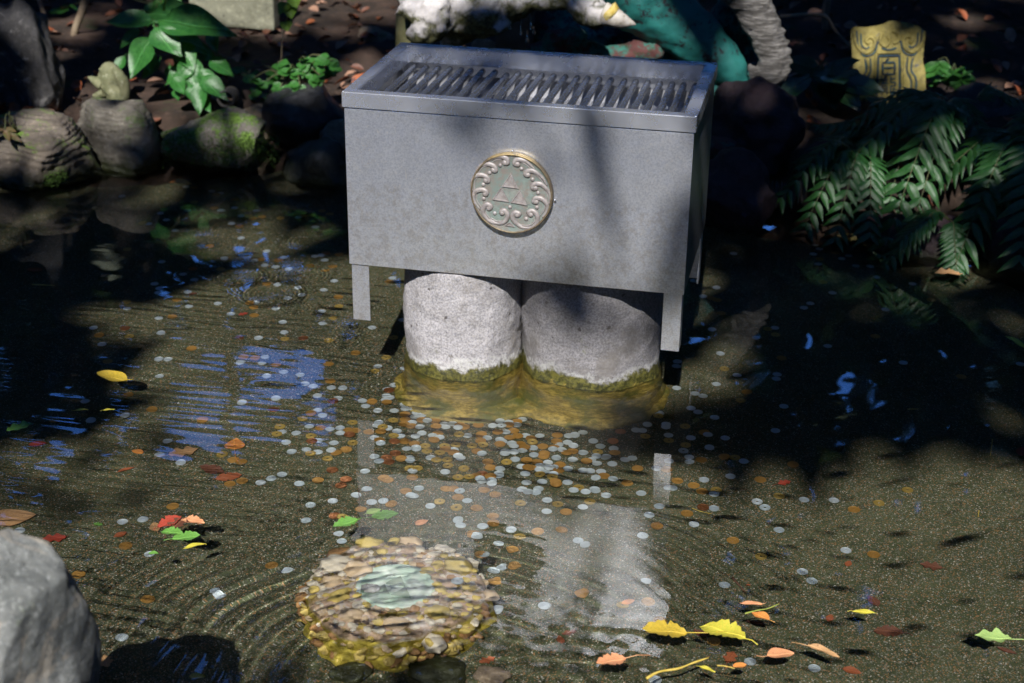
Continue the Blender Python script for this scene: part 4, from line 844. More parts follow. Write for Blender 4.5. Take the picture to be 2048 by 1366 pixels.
rock('rock', 150, 260, 195, 262, 1.34, RK3, 'flat brown slab under the carved ornament', 8, .8, amp=.2)
rock('rock', 640, 735, 232, 300, 1.35, RK8, 'tan stone mostly hidden behind the box corner', 9, .6, amp=.2)
rock('rock', -200, 225, 1060, 1600, -1.42, RK7, 'large pale grey boulder in the near left corner', 10, .9, sub=6, amp=.2, freq=.9, sharp=.12)
rock('rock', 1395, 1625, 170, 345, 1.32, RKP, 'dark purple boulder under the dragon, right of the box', 11, .7, amp=.24, sharp=.2)
rock('rock', 1385, 1560, 310, 470, 1.02, RKP, 'dark violet rock at the waterline right of the box', 12, .7, amp=.22)
rock('rock', 1585, 1720, 300, 420, 1.16, RKP, 'small dark rock left of the ferns', 13, .7, amp=.3)
rock('rock', 1885, 2050, 172, 262, 1.9, m_rock('grey_flat_rock', (.05, .048, .05), (.09, .085, .08), .1, .8), 'flat grey rock behind the ferns at right', 14, .7, amp=.16)
rock('rock', 1700, 1960, 420, 600, 1.06, RKP, 'dark bank rock hidden under the fern fronds', 15, .6, amp=.2)
rock('rock', 1940, 2160, 430, 640, .98, RKP, 'dark bank rock at the right edge under the ferns', 16, .6, amp=.2)
rock('rock', 700, 800, 60, 120, 2.3, RK8, 'pale flat stone on the path behind the box', 17, .7, amp=.2)
rock('rock', 940, 1010, 78, 130, 1.5, RK8, 'tan stone showing above the back of the lid', 18, .7, amp=.2)
# fluted stone at the waterline
fl_ = empty('fluted_stone', aty(1570, 395, 1.08)); tag(fl_, 'dark fluted stone at the waterline right of the box', 'carved stone')
RKF = simple('fluted_stone', (.05, .042, .038), (.09, .075, .065), 20, .7, .6)
for i in range(9): V, Fc = ico(3, 1, (0, 0, 0), (.007, .012, .036+.004*math.sin(i))); link('flute', mesh('flute', V, Fc), RKF, fl_, ((i-4)*.0115, .02*((i-4)/4)**2, .002*i), (0, .06*(i-4)/4, 0))
# sunk stones round the spring
for i, (x, y, r, m, lb) in enumerate(((880, 1345, 60, RK3, 'brown sunken stone below the spring'), (700, 1345, 40, RK3, 'small brown sunken stone below the spring at left'), (985, 1350, 34, RK8, 'rusty sunken stone near the bottom centre'), (739, 1173, 14, None, 'grey'))):
    if m is None: continue
    c = floor(x, y, H-.01); k = per_px(c); V, Fc = ico(4); V = [Vector((p.x, p.y*.8, p.z*.45))*(r*k*(1+.25*mn.noise(p*1.4+Vector((i*5, 0, 0))))) for p in V]
    o = link('sunken_stone', mesh('sunken_stone', V, Fc), m, None, c, wet=True); tag(o, lb, 'stone', 'stones sunk near the spring')
c = floor(741, 1176, -ZR-.006); V, Fc = ico(3); V = [Vector((p.x*.015, p.y*.011, p.z*.007))*(1+.3*mn.noise(p*2)) for p in V]
o = link('stone_chip', mesh('stone_chip', V, Fc, False), PEB[3], None, c, wet=True); tag(o, 'speckled grey stone chip on the rim of the green disc', 'stone')

# ------------------------------------------------------------------ the dragon behind the box
n = N('white_weathered_paint'); n.tc = n.geo.outputs['Position']
col = n.mix(n.ramp(n.noise(14, 6, .7), .4, .6), (.42, .40, .40), (.58, .55, .54)); crack = n.vor(19, 'DISTANCE_TO_EDGE')
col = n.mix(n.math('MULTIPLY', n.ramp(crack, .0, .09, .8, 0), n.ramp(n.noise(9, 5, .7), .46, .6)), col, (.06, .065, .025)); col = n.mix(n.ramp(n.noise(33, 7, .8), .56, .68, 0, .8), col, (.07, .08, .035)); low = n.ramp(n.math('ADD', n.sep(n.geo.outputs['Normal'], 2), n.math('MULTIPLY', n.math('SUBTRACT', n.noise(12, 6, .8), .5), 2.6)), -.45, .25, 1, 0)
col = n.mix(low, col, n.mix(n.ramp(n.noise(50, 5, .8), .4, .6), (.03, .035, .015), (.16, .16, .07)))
WHT = n.done(col, .75, 0, n.bump(n.ramp(crack, 0, .2), .35, .008, n.bump(n.noise(60, 8, .8), .5, .004)))
n = N('teal_peeling_paint'); n.tc = n.geo.outputs['Position']; k = n.ramp(n.noise(13, 9, .75), .46, .52); k2 = n.ramp(n.noise(60, 5, .8), .4, .46)
col = n.mix(n.math('MULTIPLY', k, k2), (.022, .012, .018), n.mix(n.ramp(n.noise(30, 5), .4, .6), (.012, .12, .11), (.03, .2, .17))); TEAL = n.done(col, .6, 0, n.bump(n.noise(40, 8, .75), .6, .006))
n = N('teal_solid_paint'); n.tc = n.geo.outputs['Position']; col = n.mix(n.ramp(n.noise(26, 8, .8), .40, .46, 1, 0), n.mix(n.ramp(n.noise(9, 5), .4, .6), (.010, .12, .11), (.025, .19, .17)), (.02, .015, .02)); TEAL2 = n.done(col, .55, 0, n.bump(n.noise(40, 8, .75), .5, .005))
n = N('red_teal_stone'); n.tc = n.geo.outputs['Position']; col = n.mix(n.ramp(n.noise(11, 8, .75), .45, .55), (.09, .03, .028), (.025, .15, .12)); col = n.mix(n.ramp(n.noise(40, 6, .8), .52, .62), col, (.03, .04, .015)); REDT = n.done(col, .8, 0, n.bump(n.noise(50, 8, .8), .7, .006))
GOLD = simple('gold_paint', (.5, .36, .06), (.6, .5, .2), 60, .5, .4)
dr = empty('dragon_statue', aty(1100, 60, 1.3)); tag(dr, 'weathered painted dragon statue with white clawed foot, teal limb and shaggy tail behind the box', 'statue'); d0 = dr.location.copy()
def pk(x, y, Yd): return aty(x, y, Yd)-d0
def ell(x, y, Yd, rx, ry, dz=None): c = pk(x, y, Yd); k = per_px(c+d0); return ico(3, 1, c, (rx*k, (dz or min(rx, ry))*k, ry*k))
def limb(pts, Yd, n_=20, m=14):
    P = spline([pk(x, y, Yd) for x, y, r in pts], n_); k = per_px(P[0]+d0); rr_ = [np.interp(i/(n_-1)*(len(pts)-1), range(len(pts)), [r for *_, r in pts])*k for i in range(n_)]; return tube(P, rr_, m)
foot = [ell(925, 8, 1.18, 105, 62), ell(985, 0, 1.2, 90, 48), ell(870, 20, 1.15, 45, 48), ell(960, 40, 1.16, 60, 34), limb([(900, 20, 40), (845, 22, 30), (812, 22, 17), (786, 29, 3)], 1.1), limb([(880, 40, 34), (850, 62, 28), (826, 70, 17), (818, 72, 5)], 1.08),
        limb([(1000, 0, 40), (1060, -5, 26), (1110, -8, 26), (1150, -5, 30)], 1.2), ell(1172, 12, 1.17, 36, 36), ell(1195, 32, 1.15, 28, 28), limb([(840, 5, 30), (810, -8, 20), (790, -30, 6)], 1.14), limb([(930, 50, 34), (900, 85, 20), (915, 100, 14)], 1.2)]
link('clawed_foot', fused('clawed_foot', foot, .009, .010, 22, 3), WHT, dr)
link('claw', fused('claw', [limb([(1205, 26, 24), (1235, 38, 19), (1258, 45, 9), (1273, 50, 2)], 1.14)], .004, .002, 40, 2), simple('claw_paint', (.42, .38, .33), (.52, .49, .44), 40, .6, .4, c=(.2, .18, .1)), dr)
link('gold_band', fused('gold_band', [limb([(1213, 22, 25), (1224, 33, 21.5)], 1.139, 6)], .004, .003, 60, 1), GOLD, dr)
link('teal_limb', fused('teal_limb', [limb([(1220, -60, 90), (1290, -10, 85), (1350, 45, 62), (1410, 90, 50), (1462, 140, 36), (1495, 185, 10)], 1.42, 26), ell(1400, 130, 1.45, 60, 50)], .010, .006, 18), TEAL2, dr)
link('dark_body', fused('dark_body', [ell(1430, 210, 1.5, 100, 80), ell(1480, 60, 1.62, 60, 110), ell(1200, 90, 1.6, 90, 60), ell(1340, 130, 1.55, 90, 60), ell(1500, 150, 1.6, 60, 60), ell(1100, 30, 1.75, 120, 90)], .014, .012, 14), TEAL, dr)
link('painted_base', fused('painted_base', [ell(1120, 85, 1.38, 34, 26), ell(1150, 75, 1.36, 26, 22), ell(1225, 118, 1.38, 50, 24), ell(1180, 108, 1.38, 44, 24), ell(1285, 104, 1.38, 44, 24), ell(1255, 112, 1.38, 40, 24), ell(1090, 110, 1.4, 40, 30)], .007, .008, 30), REDT, dr)
link('painted_knob', fused('painted_knob', [ell(1440, 300, 1.22, 40, 26)], .007, .008, 30), REDT, dr)
n = N('shaggy_tail_paint'); n.tc = n.geo.outputs['Position']; wv = n.noise(30, 8, .7, n.map((.6, .6, 3.2), (0, .6, 0))); col = n.mix(n.ramp(wv, .4, .6), (.07, .065, .06), (.22, .21, .2)); TAILM = n.done(col, .75, 0, n.bump(wv, 1., .012))
tail = [limb([(1462, -60, 56), (1500, 0, 42), (1528, 60, 34), (1546, 110, 30), (1540, 148, 30), (1522, 160, 20)], 1.4, 26), limb([(1530, 160, 20), (1510, 148, 14), (1497, 128, 4)], 1.38, 10)]
for i, (x, y) in enumerate(((1520, -10), (1537, 15), (1551, 40), (1562, 62), (1569, 83), (1574, 103), (1576, 122), (1573, 140), (1566, 155), (1553, 166), (1538, 172))): tail.append(ell(x, y, 1.4, 9, 7))
link('tail', fused('tail', tail, .006, .005, 40, 2), TAILM, dr)
link('support_post', box_mesh('support_post', .10, .08, .62, .01), simple('brown_cement', (.09, .08, .06), (.13, .115, .09), 20, .85, .5), dr, pk(1030, 70, 1.5)+Vector((0, 0, -.15)))
link('support_post', mesh('support_post', *tube([pk(812, 30, 1.26), pk(812, 120, 1.26), pk(812, 260, 1.26)], [.028, .03, .034], 12)), simple('olive_cement', (.10, .10, .04), (.16, .15, .07), 20, .85, .5), dr)
# water running off the dragon: thin glassy threads
WT = N('water_drop'); WT.t.nodes.remove(WT.b); gl = WT.new('ShaderNodeBsdfGlass'); gl.inputs['IOR'].default_value = 1.33; gl.inputs['Roughness'].default_value = .02; WT.t.links.new(gl.outputs[0], WT.out.inputs[0])
for i, (x, y0, y1) in enumerate(((1020, 38, 55), (1042, 25, 66), (1063, 25, 55), (1068, 48, 65), (1054, 55, 80))):
    a = aty(x, y0, 1.12); b = aty(x, y1, 1.12); m = (a+b)/2; me = mesh('water_drop', *join([tube([a-m, (a-m)*.3, b-m], [.0012, .0016, .002], 8), ico(2, .0042, b-m, (1, 1, 1.5))]))
    tag(link('water_drop', me, WT.m, None, m), ['leftmost short thread of water falling from the dragon foot', 'longest thread of water falling from the dragon foot', 'upper right thread of water under the dragon foot', 'lower right thread of water under the dragon foot', 'bright falling drop below the dragon foot'][i], 'water drop', 'water dripping from the dragon')

# ------------------------------------------------------------------ the carved yellow tablet
tb = empty('stone_tablet'); tag(tb, 'yellow painted stone tablet carved with scrolls and two characters, leaning among the ferns', 'stone tablet')
n = N('tablet_yellow'); col = n.mix(n.ramp(n.noise(30, 7, .75), .4, .62), (.22, .18, .04), (.34, .28, .08)); col = n.mix(n.ramp(n.noise(20, 5, .8), .58, .66), col, (.12, .12, .10)); col = n.mix(n.ramp(n.noise(45, 8, .85), .5, .62, 0, .8), col, (.07, .06, .03)); YEL = n.done(col, .7, 0, n.bump(n.noise(120, 6, .8), .5, .003))
BLU = simple('tablet_blue', (.02, .08, .10), (.02, .03, .05), 60, .7, .3); 
ctr = aty(1778, 135, 1.92); kx = per_px(ctr); tb.location = ctr-Vector((0, 0, .010)); tb.rotation_euler = (R(-16), R(-4.5), R(2)); tw, th = 146*kx, 178*kx
out = [(-.52, .44), (-.50, .50), (-.30, .49), (-.12, .51), (.02, .56), (.18, .53), (.3, .52), (.42, .47), (.48, .40), (.47, .30), (.45, .1), (.49, 0), (.50, -.2), (.52, -.6), (-.40, -.6), (-.44, -.2), (-.48, .1)]
def slab(pts, d0_, d1_):
    n_ = len(pts); V = [(x, d0_, z) for x, z in pts]+[(x, d1_, z) for x, z in pts]; return V, [tuple(range(n_)), tuple(range(2*n_-1, n_-1, -1))]+[(j, n_+j, n_+(j+1) % n_, (j+1) % n_) for j in range(n_)]
me = mesh('slab', *slab([(x*tw, z*th) for x, z in out], 0, .05), False); bm_ = bmesh.new(); bm_.from_mesh(me); bmesh.ops.recalc_face_normals(bm_, faces=bm_.faces); bmesh.ops.bevel(bm_, geom=bm_.edges[:], offset=.004, segments=2, affect='EDGES'); bm_.to_mesh(me); bm_.free()
link('slab', me, YEL, tb)
def rel(name, pts, r, mat=YEL, closed=False, d=-.001, n_=26):
    P = spline([(x*tw, d, z*th) for x, z in pts], n_); link(name, mesh(name, *tube(P, [r*(.8 if k in (0, n_-1) else 1) for k in range(n_)], 8)), mat, tb)
for sgn in (-1, 1):
    rel('scroll', [(sgn*a+.0, b) for a, b in ((.46, .43), (.44, .30), (.33, .20), (.22, .24), (.19, .33), (.25, .38), (.31, .34), (.27, .30))], .0055)
    rel('groove', [(sgn*a, b) for a, b in ((.44, .45), (.41, .28), (.33, .17), (.20, .20), (.15, .33))], .0028, BLU)
    rel('groove', [(sgn*a, b) for a, b in ((.38, .42), (.37, .30), (.31, .25), (.26, .27))], .0024, BLU)
    rel('groove', [(sgn*a, b) for a, b in ((.32, .14), (.30, 0), (.36, -.08), (.37, -.2), (.31, -.35), (.35, -.5))], .0026, BLU)
    rel('groove', [(sgn*a, b) for a, b in ((.25, .15), (.24, 0), (.30, -.12), (.29, -.25), (.24, -.4))], .0022, BLU)
    rel('scroll', [(sgn*a, b) for a, b in ((.28, .15), (.27, 0), (.33, -.1), (.33, -.22), (.28, -.38), (.31, -.5))], .0045)
    rel('frame_line', [(sgn*.17, .2), (sgn*.185, -.15), (sgn*.205, -.5)], .0045)
    rel('groove', [(sgn*.14, .17), (sgn*.15, -.15), (sgn*.17, -.5)], .0028, BLU)
rel('scroll', [(-.10, .42), (-.12, .32), (-.05, .27), (.01, .33), (-.03, .39)], .005); rel('scroll', [(.06, .30), (.12, .33), (.12, .40), (.04, .44)], .005); rel('groove', [(-.1, .25), (0, .23), (.1, .25)], .003, BLU)
rel('frame_line', [(-.17, .2), (0, .2), (.17, .2)], .0045); rel('groove', [(-.135, .165), (0, .165), (.135, .165)], .004, BLU)
def stroke(a, b, wd=.0042): 
    link('character_stroke', mesh('character_stroke', *tube([(a[0]*tw, -.001, a[1]*th), ((a[0]+b[0])/2*tw, -.0022, (a[1]+b[1])/2*th), (b[0]*tw, -.001, b[1]*th)], [wd*.7, wd, wd*.75], 6)), BLU, tb)
# 白
for a, b in (((.0, .14), (-.04, .10)), ((-.08, .09), (-.08, -.04)), ((.08, .09), (.08, -.04)), ((-.08, .09), (.08, .09)), ((-.06, .03), (.06, .03)), ((-.08, -.04), (.08, -.04))): stroke(a, b, .0036)
# 龍
for a, b in (((-.06, -.07), (-.02, -.07)), ((-.09, -.10), (-.005, -.10)), ((-.075, -.11), (-.065, -.13)), ((-.025, -.11), (-.035, -.13)), ((-.095, -.14), (0, -.14)), ((-.085, -.17), (-.09, -.27)), ((-.015, -.17), (-.015, -.27)), ((-.085, -.17), (-.015, -.17)), ((-.08, -.2), (-.02, -.2)), ((-.08, -.23), (-.02, -.23)),
             ((.03, -.06), (.03, -.13)), ((.03, -.09), (.09, -.09)), ((.03, -.13), (.09, -.13)), ((.09, -.13), (.09, -.17)), ((.03, -.17), (.09, -.17)), ((.03, -.17), (.03, -.26)), ((.03, -.26), (.11, -.26)), ((.05, -.20), (.09, -.20)), ((.05, -.23), (.09, -.23))): stroke(a, b, .0024)

# ------------------------------------------------------------------ plants
GRN = m_leaf('fern_green', (.012, .055, .016), (.028, .095, .02), .38, vein=False, trans=.08); GRB = m_leaf('broad_leaf_green', (.02, .10, .02), (.045, .17, .035), .33, trans=.15); GRS = m_leaf('shrub_green', (.025, .10, .02), (.05, .18, .03), .35, trans=.15)
STEM = simple('green_stem', (.06, .08, .03), (.10, .10, .04), 30, .7, .3); STEMB = simple('brown_stem', (.2, .15, .1), (.28, .22, .15), 30, .8, .3)
lf = []
for i in range(4):
    V = []; Fc = []; n_ = 8
    for k in range(n_+1):
        t_ = k/n_; w_ = .155*(math.sin(math.pi*min(1, t_**.62))**.85)*(1-.25*t_)+.002; zb = -.30*t_*t_+.03*math.sin(t_*8+i); xb = .12*t_*t_
        for c_ in (-1, -.5, 0, .5, 1): V.append((c_*w_+xb, t_, zb-abs(c_)*w_*.35))
    for k in range(n_):
        for j in range(4): Fc.append((k*5+j, k*5+j+1, (k+1)*5+j+1, (k+1)*5+j))
    me = mesh('leaflet', V, Fc); me.materials.append(GRN); lf.append(me)
def fern(label, base, fronds):
    f = empty('fern', base); tag(f, label, 'fern', 'dark holly ferns on the right bank')
    for (tip, sag, nl, ll) in fronds:
        nl += 4
        a = Vector((0, 0, 0)); b = Vector(tip)-Vector(base); m = b*.5+Vector((0, 0, b.length*sag)); P = spline([a, m*.55+Vector((0, 0, .02)), m, b], 26)
        # leaflets hang in two rows from the rachis
        r = link('frond', mesh('frond', *tube(P, [.0022*(1-.7*k/25) for k in range(26)], 6)), STEM, f)
        for k in range(nl):
            t_ = .22+.78*k/(nl-1)*.985; u = t_*25; i0 = min(int(u), 24); p = P[i0].lerp(P[i0+1], u-i0); tg = (P[min(i0+2, 25)]-P[max(i0-1, 0)]).normalized()
            up = Vector((0, 0, 1)); sd = tg.cross(up).normalized(); nn = sd.cross(tg).normalized()
            for s in (-1, 1):
                L = ll*(math.sin(math.pi*(.22+.70*(1-t_)**.8))**.6)*random.uniform(.85, 1.1); d = (sd*s*1.0+tg*(.55+.5*t_)+nn*random.uniform(-.25, .1)).normalized()
                zax = (nn - d*nn.dot(d)).normalized(); xax = d.cross(zax).normalized(); M = Matrix((xax, d, zax)).transposed().to_4x4(); M = M @ Matrix.Diagonal((L*(1 if s > 0 else 1), L, L, 1)); M.translation = p
                o = link('leaflet', random.choice(lf), None, r); o.matrix_local = M
def tp(x, y, Yd): return tuple(aty(x, y, Yd))
b1 = tp(1930, 225, 1.45); b2 = tp(2060, 290, 1.3); b3 = tp(1770, 300, 1.45)
fern('big drooping fern before the yellow tablet, fronds reaching left', b1, [(tp(1690, 330, 1.15), .22, 17, .085), (tp(1640, 290, 1.35), .25, 15, .075), (tp(1760, 520, .92), .30, 18, .085), (tp(1820, 470, .95), .25, 15, .08), (tp(1720, 240, 1.6), .2, 13, .07), (tp(2040, 200, 1.5), .3, 12, .07)])
fern('fern at the right edge with glossy fronds hanging to the water', b2, [(tp(2040, 520, .82), .28, 18, .085), (tp(1905, 545, .86), .26, 17, .08), (tp(1960, 430, 1.), .3, 15, .085), (tp(1880, 350, 1.15), .25, 14, .08), (tp(2130, 450, .9), .2, 13, .08)])
fern('small shaded fern between the dark rocks and the tablet', b3, [(tp(1640, 250, 1.35), .2, 13, .055), (tp(1660, 395, 1.2), .3, 13, .06), (tp(1730, 190, 1.6), .35, 12, .045), (tp(1600, 330, 1.25), .25, 12, .055)])
fern('fern sprig dipping into the water below the others', tp(1900, 440, 1.0), [(tp(1915, 560, .84), .1, 11, .05), (tp(1800, 480, .9), .2, 11, .06), (tp(1770, 530, .86), .2, 10, .055)])
fern('fern behind the others with long arching fronds under the tablet', tp(1850, 240, 1.55), [(tp(1700, 360, 1.25), .3, 14, .07), (tp(1780, 400, 1.15), .35, 15, .075), (tp(1900, 330, 1.25), .3, 13, .07), (tp(1990, 300, 1.3), .3, 13, .07)])
fern('low dark fern sprawling left towards the box over the bank rocks', tp(1730, 320, 1.25), [(tp(1560, 400, 1.02), .3, 13, .06), (tp(1610, 450, .98), .3, 14, .065), (tp(1670, 480, .95), .3, 14, .065), (tp(1600, 320, 1.15), .3, 12, .06), (tp(1740, 470, .95), .25, 13, .065)])
fern('fern cut by the right edge with fronds hanging straight down', tp(2100, 240, 1.25), [(tp(2010, 400, 1.), .3, 15, .075), (tp(2050, 430, .95), .35, 16, .08), (tp(1980, 340, 1.1), .25, 14, .07), (tp(2060, 330, 1.15), .2, 14, .07)])
def broad(kind, curl, mat, seed, name='leaf'):
    me = leaf_mesh(kind, curl, .12, random.uniform(-.1, .1), seed, 12); me.materials.append(mat); me.name = name; return me
def leaf_to(me, par, base, tip, up=Vector((0, -.55, .85)), name='leaf', pw=None):
    a = Vector(base); b = Vector(tip); d = (b-a); L = d.length; d.normalize(); z = (up-d*up.dot(d)).normalized(); x = d.cross(z).normalized(); M = Matrix((x, d, z)).transposed().to_4x4() @ Matrix.Diagonal((L*(pw or 1), L, L, 1)); M.translation = a-(pw_off if False else Vector((0, 0, 0))); o = link(name, me, None, par); o.matrix_local = M; return o
pl = empty('broad_leaf_plant', tp(345, 200, 1.5)); tag(pl, 'plant with large pointed green leaves overhanging the rocks at upper left', 'plant'); p0 = pl.location.copy()
BL = [broad('ovate', .12, GRB, 200+i) for i in range(5)]
stem_pts = [Vector((0, 0, -.12)), Vector(aty(350, 120, 1.5))-p0, Vector(aty(305, 40, 1.5))-p0]
link('stem', mesh('stem', *tube(spline(stem_pts, 12), .005, 8)), STEM, pl)
link('stem', mesh('stem', *tube(spline([Vector(aty(350, 130, 1.5))-p0, Vector(aty(385, 105, 1.46))-p0, Vector(aty(410, 150, 1.42))-p0], 10), .004, 8)), STEM, pl)
for i, (bx_, by_, tx, ty, Yd, pw) in enumerate(((305, 42, 208, 48, 1.45, .9), (310, 55, 355, 118, 1.38, 1.15), (300, 75, 258, 155, 1.38, 1.2), (318, 45, 478, 62, 1.42, .75), (250, 112, 228, 152, 1.44, .9), (360, 85, 392, 145, 1.42, 1.), (300, 30, 400, 38, 1.55, .9), (370, 110, 400, 200, 1.40, .9), (385, 140, 370, 160, 1.4, 1.),
                                                (347, 155, 372, 188, 1.36, 1.), (398, 165, 402, 232, 1.34, .85), (405, 152, 450, 205, 1.36, .9), (352, 178, 355, 203, 1.38, .9), (320, 120, 285, 162, 1.48, 1.), (370, 95, 440, 118, 1.5, .8), (330, 20, 340, -20, 1.5, .9), (280, 30, 262, 20, 1.6, .9), (420, 60, 432, 110, 1.6, .8), (385, 120, 330, 175, 1.44, .8), (400, 140, 440, 190, 1.38, .8), (395, 190, 425, 225, 1.36, .8), (380, 170, 395, 215, 1.35, .9), (300, 100, 300, 150, 1.46, .9), (330, 70, 420, 100, 1.5, .9), (420, 120, 470, 150, 1.45, .8), (405, 170, 452, 170, 1.42, .8), (280, 60, 236, 95, 1.5, .9), (340, 130, 345, 170, 1.5, .9))):
    leaf_to(BL[i % 5], pl, Vector(aty(bx_, by_, Yd))-p0, Vector(aty(tx, ty, Yd-.04))-p0, pw=pw*1.15)
def shrub(name, label, cx, cy, Yd, pts, L, mat, kind='oval', seed=1, w=1.5):
    g_ = random.Random(seed); s = empty(name, aty(cx, cy, Yd)); tag(s, label, 'plant'); q0 = s.location.copy(); ms = [broad(kind, .1, mat, seed*50+i) for i in range(3)]
    for (x, y, ln) in pts:
        p = aty(x, y, Yd+g_.uniform(-.1, .05))-q0; link('stem', mesh('stem', *tube(spline([Vector((g_.uniform(-.03, .03), 0, -.03)), p*.5+Vector((0, .01, .03)), p], 8), .0018, 5)), STEM, s)
        for k in range(ln):
            a = g_.uniform(0, 6.3); d = Vector((math.cos(a), -abs(math.sin(a))*.6+.1, g_.uniform(-.7, .35))).normalized()*L*g_.uniform(.7, 1.2); b = p*(.75+.25*k/ln)+Vector((0, -.004, 0)); leaf_to(g_.choice(ms), s, b, b+d, pw=w)
shrub('small_shrub', 'low shrub with small glossy leaves on the bank left of the box', 590, 165, 1.5, [(520, 175, 6), (500, 160, 5), (545, 150, 6), (560, 175, 6), (580, 140, 7), (610, 115, 7), (640, 110, 7), (665, 120, 6), (680, 135, 5), (640, 150, 7), (600, 170, 6), (500, 190, 4), (475, 140, 5), (555, 125, 5), (535, 190, 4), (625, 135, 6)], .034, GRS, seed=3)
shrub('seedling', 'seedling with pointed leaves right of the yellow tablet', 1910, 160, 1.95, [(1905, 140, 6), (1925, 150, 6), (1890, 150, 5), (1880, 165, 5), (1940, 165, 4), (1875, 120, 4)], .06, GRS, 'long', 5, 1.6)
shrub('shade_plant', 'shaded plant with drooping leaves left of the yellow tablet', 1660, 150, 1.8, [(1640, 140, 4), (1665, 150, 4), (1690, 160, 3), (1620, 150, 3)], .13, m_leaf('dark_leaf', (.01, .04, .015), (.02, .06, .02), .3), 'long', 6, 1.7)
shrub('left_edge_plant', 'drooping brown and green strap leaved plant on the layered rock', 15, 240, .95, [(10, 262, 4), (20, 250, 3), (30, 268, 3)], .07, m_leaf('strap_leaf', (.06, .10, .02), (.14, .06, .04), .5), 'long', 8, .9)
shrub('background_sprig', 'pale green sprig in the gloom behind the large leaves', 330, -5, 2.2, [(320, 10, 5), (345, 0, 5), (310, 20, 4), (290, 25, 3), (100, 25, 3)], .045, GRS, seed=9)
shrub('waterline_sprig', 'tiny sprig at the foot of the mossy boulder', 335, 300, 1.12, [(340, 298, 4), (332, 303, 3)], .016, GRS, seed=11)
vi = empty('vine', tp(560, 120, 1.55)); tag(vi, 'thin vine with yellow green heart shaped leaves rising left of the box', 'vine'); v0 = vi.location.copy()
link('stem', mesh('stem', *tube(spline([Vector(aty(x, y, 1.55))-v0 for x, y in ((562, 125), (566, 70), (578, 20), (590, -40))], 16), .0018, 6)), STEMB, vi)
VL = [broad('heart', .12, m_leaf('vine_leaf', (.10, .22, .03), (.18, .28, .04), .4, trans=.25), 300+i) for i in range(2)]
for a, b, c_, d_ in ((574, 5, 560, 30), (580, 10, 583, 38), (572, 42, 575, 63), (586, -5, 596, 15), (575, -10, 565, 2)): leaf_to(VL[(a+b) % 2], vi, Vector(aty(a, b, 1.53))-v0, Vector(aty(c_, d_, 1.50))-v0, pw=1.1)
# thin trunks and twigs in the gloom
for i, (pts, Yd, r, lb) in enumerate(((((175, -20), (165, 20), (150, 60), (146, 95)), 2.0, .014, 'pale bare stem at the upper left behind the dark rock'), (((1655, -20), (1652, 20), (1650, 58)), 2.4, .013, 'tan stick standing in the gloom left of the tablet'), (((1560, 32), (1645, 30), (1670, 60), (1705, 100)), 2.1, .005, 'thin reddish branch running down to the tablet'), (((75, -10), (85, 20), (95, 45)), 2.2, .008, 'short pale twig at the top left'), (((1655, -20), (1650, 10), (1646, 32)), 2.1, .004, 'thin reddish shoot above the tablet'), (((470, 120), (440, 110), (405, 95), (385, 110)), 1.6, .004, 'crooked pale twig behind the large leaves'))):
    b = aty(*pts[0], Yd); o = link('bare_stem', mesh('bare_stem', *tube(spline([Vector(aty(x, y, Yd))-b for x, y in pts], 14), [r*(1.1-.3*k/13) for k in range(14)], 8)), STEMB, None, b); tag(o, lb, 'stem', 'bare stems on the bank')
# ------------------------------------------------------------------ sign slab, carved ornament
sg = empty('stone_sign', tp(470, 48, 2.2)); tag(sg, 'grey stone sign board on a thin post at the top left', 'sign')
sgm = m_rock('olive_slab', (.17, .17, .12), (.25, .25, .18), .1, .8); k = per_px(sg.location)
link('board', box_mesh('board', 178*k, .06, .26, .01, (0, 0, .125)), sgm, sg, rot=(0, R(1), 0)); link('post', mesh('post', *tube([(-.042, .02, 0), (-.042, .02, -.45)], .009, 10)), STEMB, sg)
link('base_block', box_mesh('base_block', .22, .16, .12, .012, (.02, .1, -.30)), simple('pinkish_block', (.16, .11, .09), (.22, .16, .13), 20, .9, .5), sg)
orn = empty('carved_ornament', tp(228, 180, 1.38)); tag(orn, 'greenish carved stone ornament shaped like a folded shell on the bank', 'ornament'); q0 = orn.location.copy(); kk = per_px(q0)
on = simple('green_carved_stone', (.13, .14, .07), (.20, .20, .11), 25, .8, .6, c=(.3, .3, .2))
def oe(x, y, rx, ry, dy=0.): c = aty(x, y, 1.38)-q0+Vector((0, dy, 0)); return ico(3, 1, c, (rx*kk, rx*kk*.9, ry*kk))
def ol(pts): P = spline([aty(x, y, 1.36)-q0 for x, y, r in pts], 14); rr_ = [np.interp(i/13*(len(pts)-1), range(len(pts)), [r for *_, r in pts])*kk for i in range(14)]; return tube(P, rr_, 12)
link('shell', fused('shell', [oe(222, 160, 26, 36), oe(236, 190, 22, 30), oe(214, 175, 18, 20), ol([(205, 135, 8), (215, 165, 12), (235, 200, 12), (240, 218, 6)]), ol([(228, 135, 8), (245, 160, 12), (250, 190, 10), (244, 212, 5)])], .005, .004, 30, 2), on, orn)
link('fin', fused('fin', [ol([(205, 170, 12), (188, 160, 8), (174, 153, 2)]), ol([(208, 185, 10), (195, 190, 6), (184, 192, 2)])], .004, .002, 30, 1), on, orn)
pt = empty('clay_pipe', tp(462, 190, 1.45)); tag(pt, 'dark round pipe end lying in the shade left of the shrub', 'pipe')
link('pipe', mesh('pipe', *lathe([(.026, 0), (.026, .12), (.020, .12), (.018, .02)], 24)), simple('dark_clay', (.03, .028, .026), (.06, .055, .05), 30, .6, .4), pt, rot=(R(80), 0, R(15)))
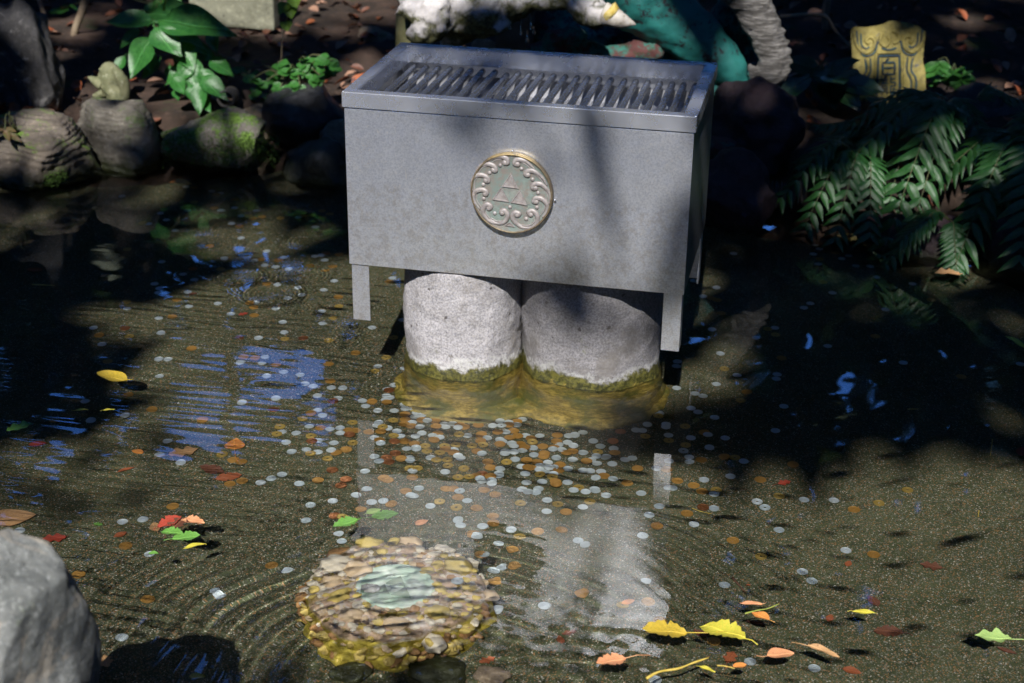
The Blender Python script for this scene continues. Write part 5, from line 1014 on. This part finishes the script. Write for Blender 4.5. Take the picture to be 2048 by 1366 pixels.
# ------------------------------------------------------------------ leaf litter on the bank
V = []; Fc = []; g_ = random.Random(4); mi = []
base = leaf_mesh('oval', .2, .1, .05, 900, 5, False); bv = [v.co.copy() for v in base.vertices]; bf = [tuple(p.vertices) for p in base.polygons]; bf = bf[:30]; used = 36+6
bv = bv[:used]
for i in range(2400):
    x = g_.uniform(-2.6, 2.6); y = g_.uniform(1.05, 5.2); 
    if y < float(shore(x))+.12: continue
    z = float(ground_z(np.array(x), np.array(y)))+g_.uniform(.008, .03); s = g_.uniform(.03, .065); E_ = Matrix.Rotation(g_.uniform(0, 6.3), 3, 'Z') @ Matrix.Rotation(g_.uniform(-.6, .6), 3, 'X') @ Matrix.Rotation(g_.uniform(-.6, .6), 3, 'Y')
    o0 = len(V); V += [tuple(E_ @ (p*s)+Vector((x, y, z))) for p in bv]; Fc += [tuple(j+o0 for j in q) for q in bf]; mi += [g_.choice((0, 0, 1, 1, 2))]*len(bf)
me = mesh('leaf_litter', V, Fc)
for m in (LM['brown'], m_leaf('dry_litter', (.25, .13, .08), (.38, .22, .15), .7, vein=False), LM['rust']): me.materials.append(m)
me.polygons.foreach_set('material_index', mi); tag(link('leaf_litter', me, None), 'dry brown leaves strewn over the dark soil of the bank', 'leaf litter', kind='stuff')
# moss tufts on the boulders by the water
for (x0, x1, y0, y1, Yd, nm) in ((0, 130, 335, 370, .93, 'bright moss along the foot of the layered rock'), (330, 560, 262, 330, 1.12, 'moss and creeping weed over the foot of the mossy boulder')):
    V = []; Fc = []
    for i in range(2600):
        x = g_.uniform(x0, x1); y = y0+(y1-y0)*g_.betavariate(2, 2); p = aty(x, y, Yd)+Vector((0, g_.uniform(-.04, .02), 0)); s = g_.uniform(.003, .007); d = Vector((g_.uniform(-1, 1), g_.uniform(-1, .2), g_.uniform(0, 1))).normalized()*s; e = d.cross(Vector((g_.uniform(-1, 1), g_.uniform(-1, 1), g_.uniform(-1, 1)))).normalized()*s*.4
        o0 = len(V); V += [p-e, p+e, p+d]; Fc.append((o0, o0+1, o0+2))
    BV = None
    me = mesh('moss', V, Fc); me.materials.append(m_leaf('moss_'+str(x0), (.04, .09, .01), (.08, .15, .02), .8, vein=False)); tag(link('moss', me, None), nm, 'moss', kind='stuff')
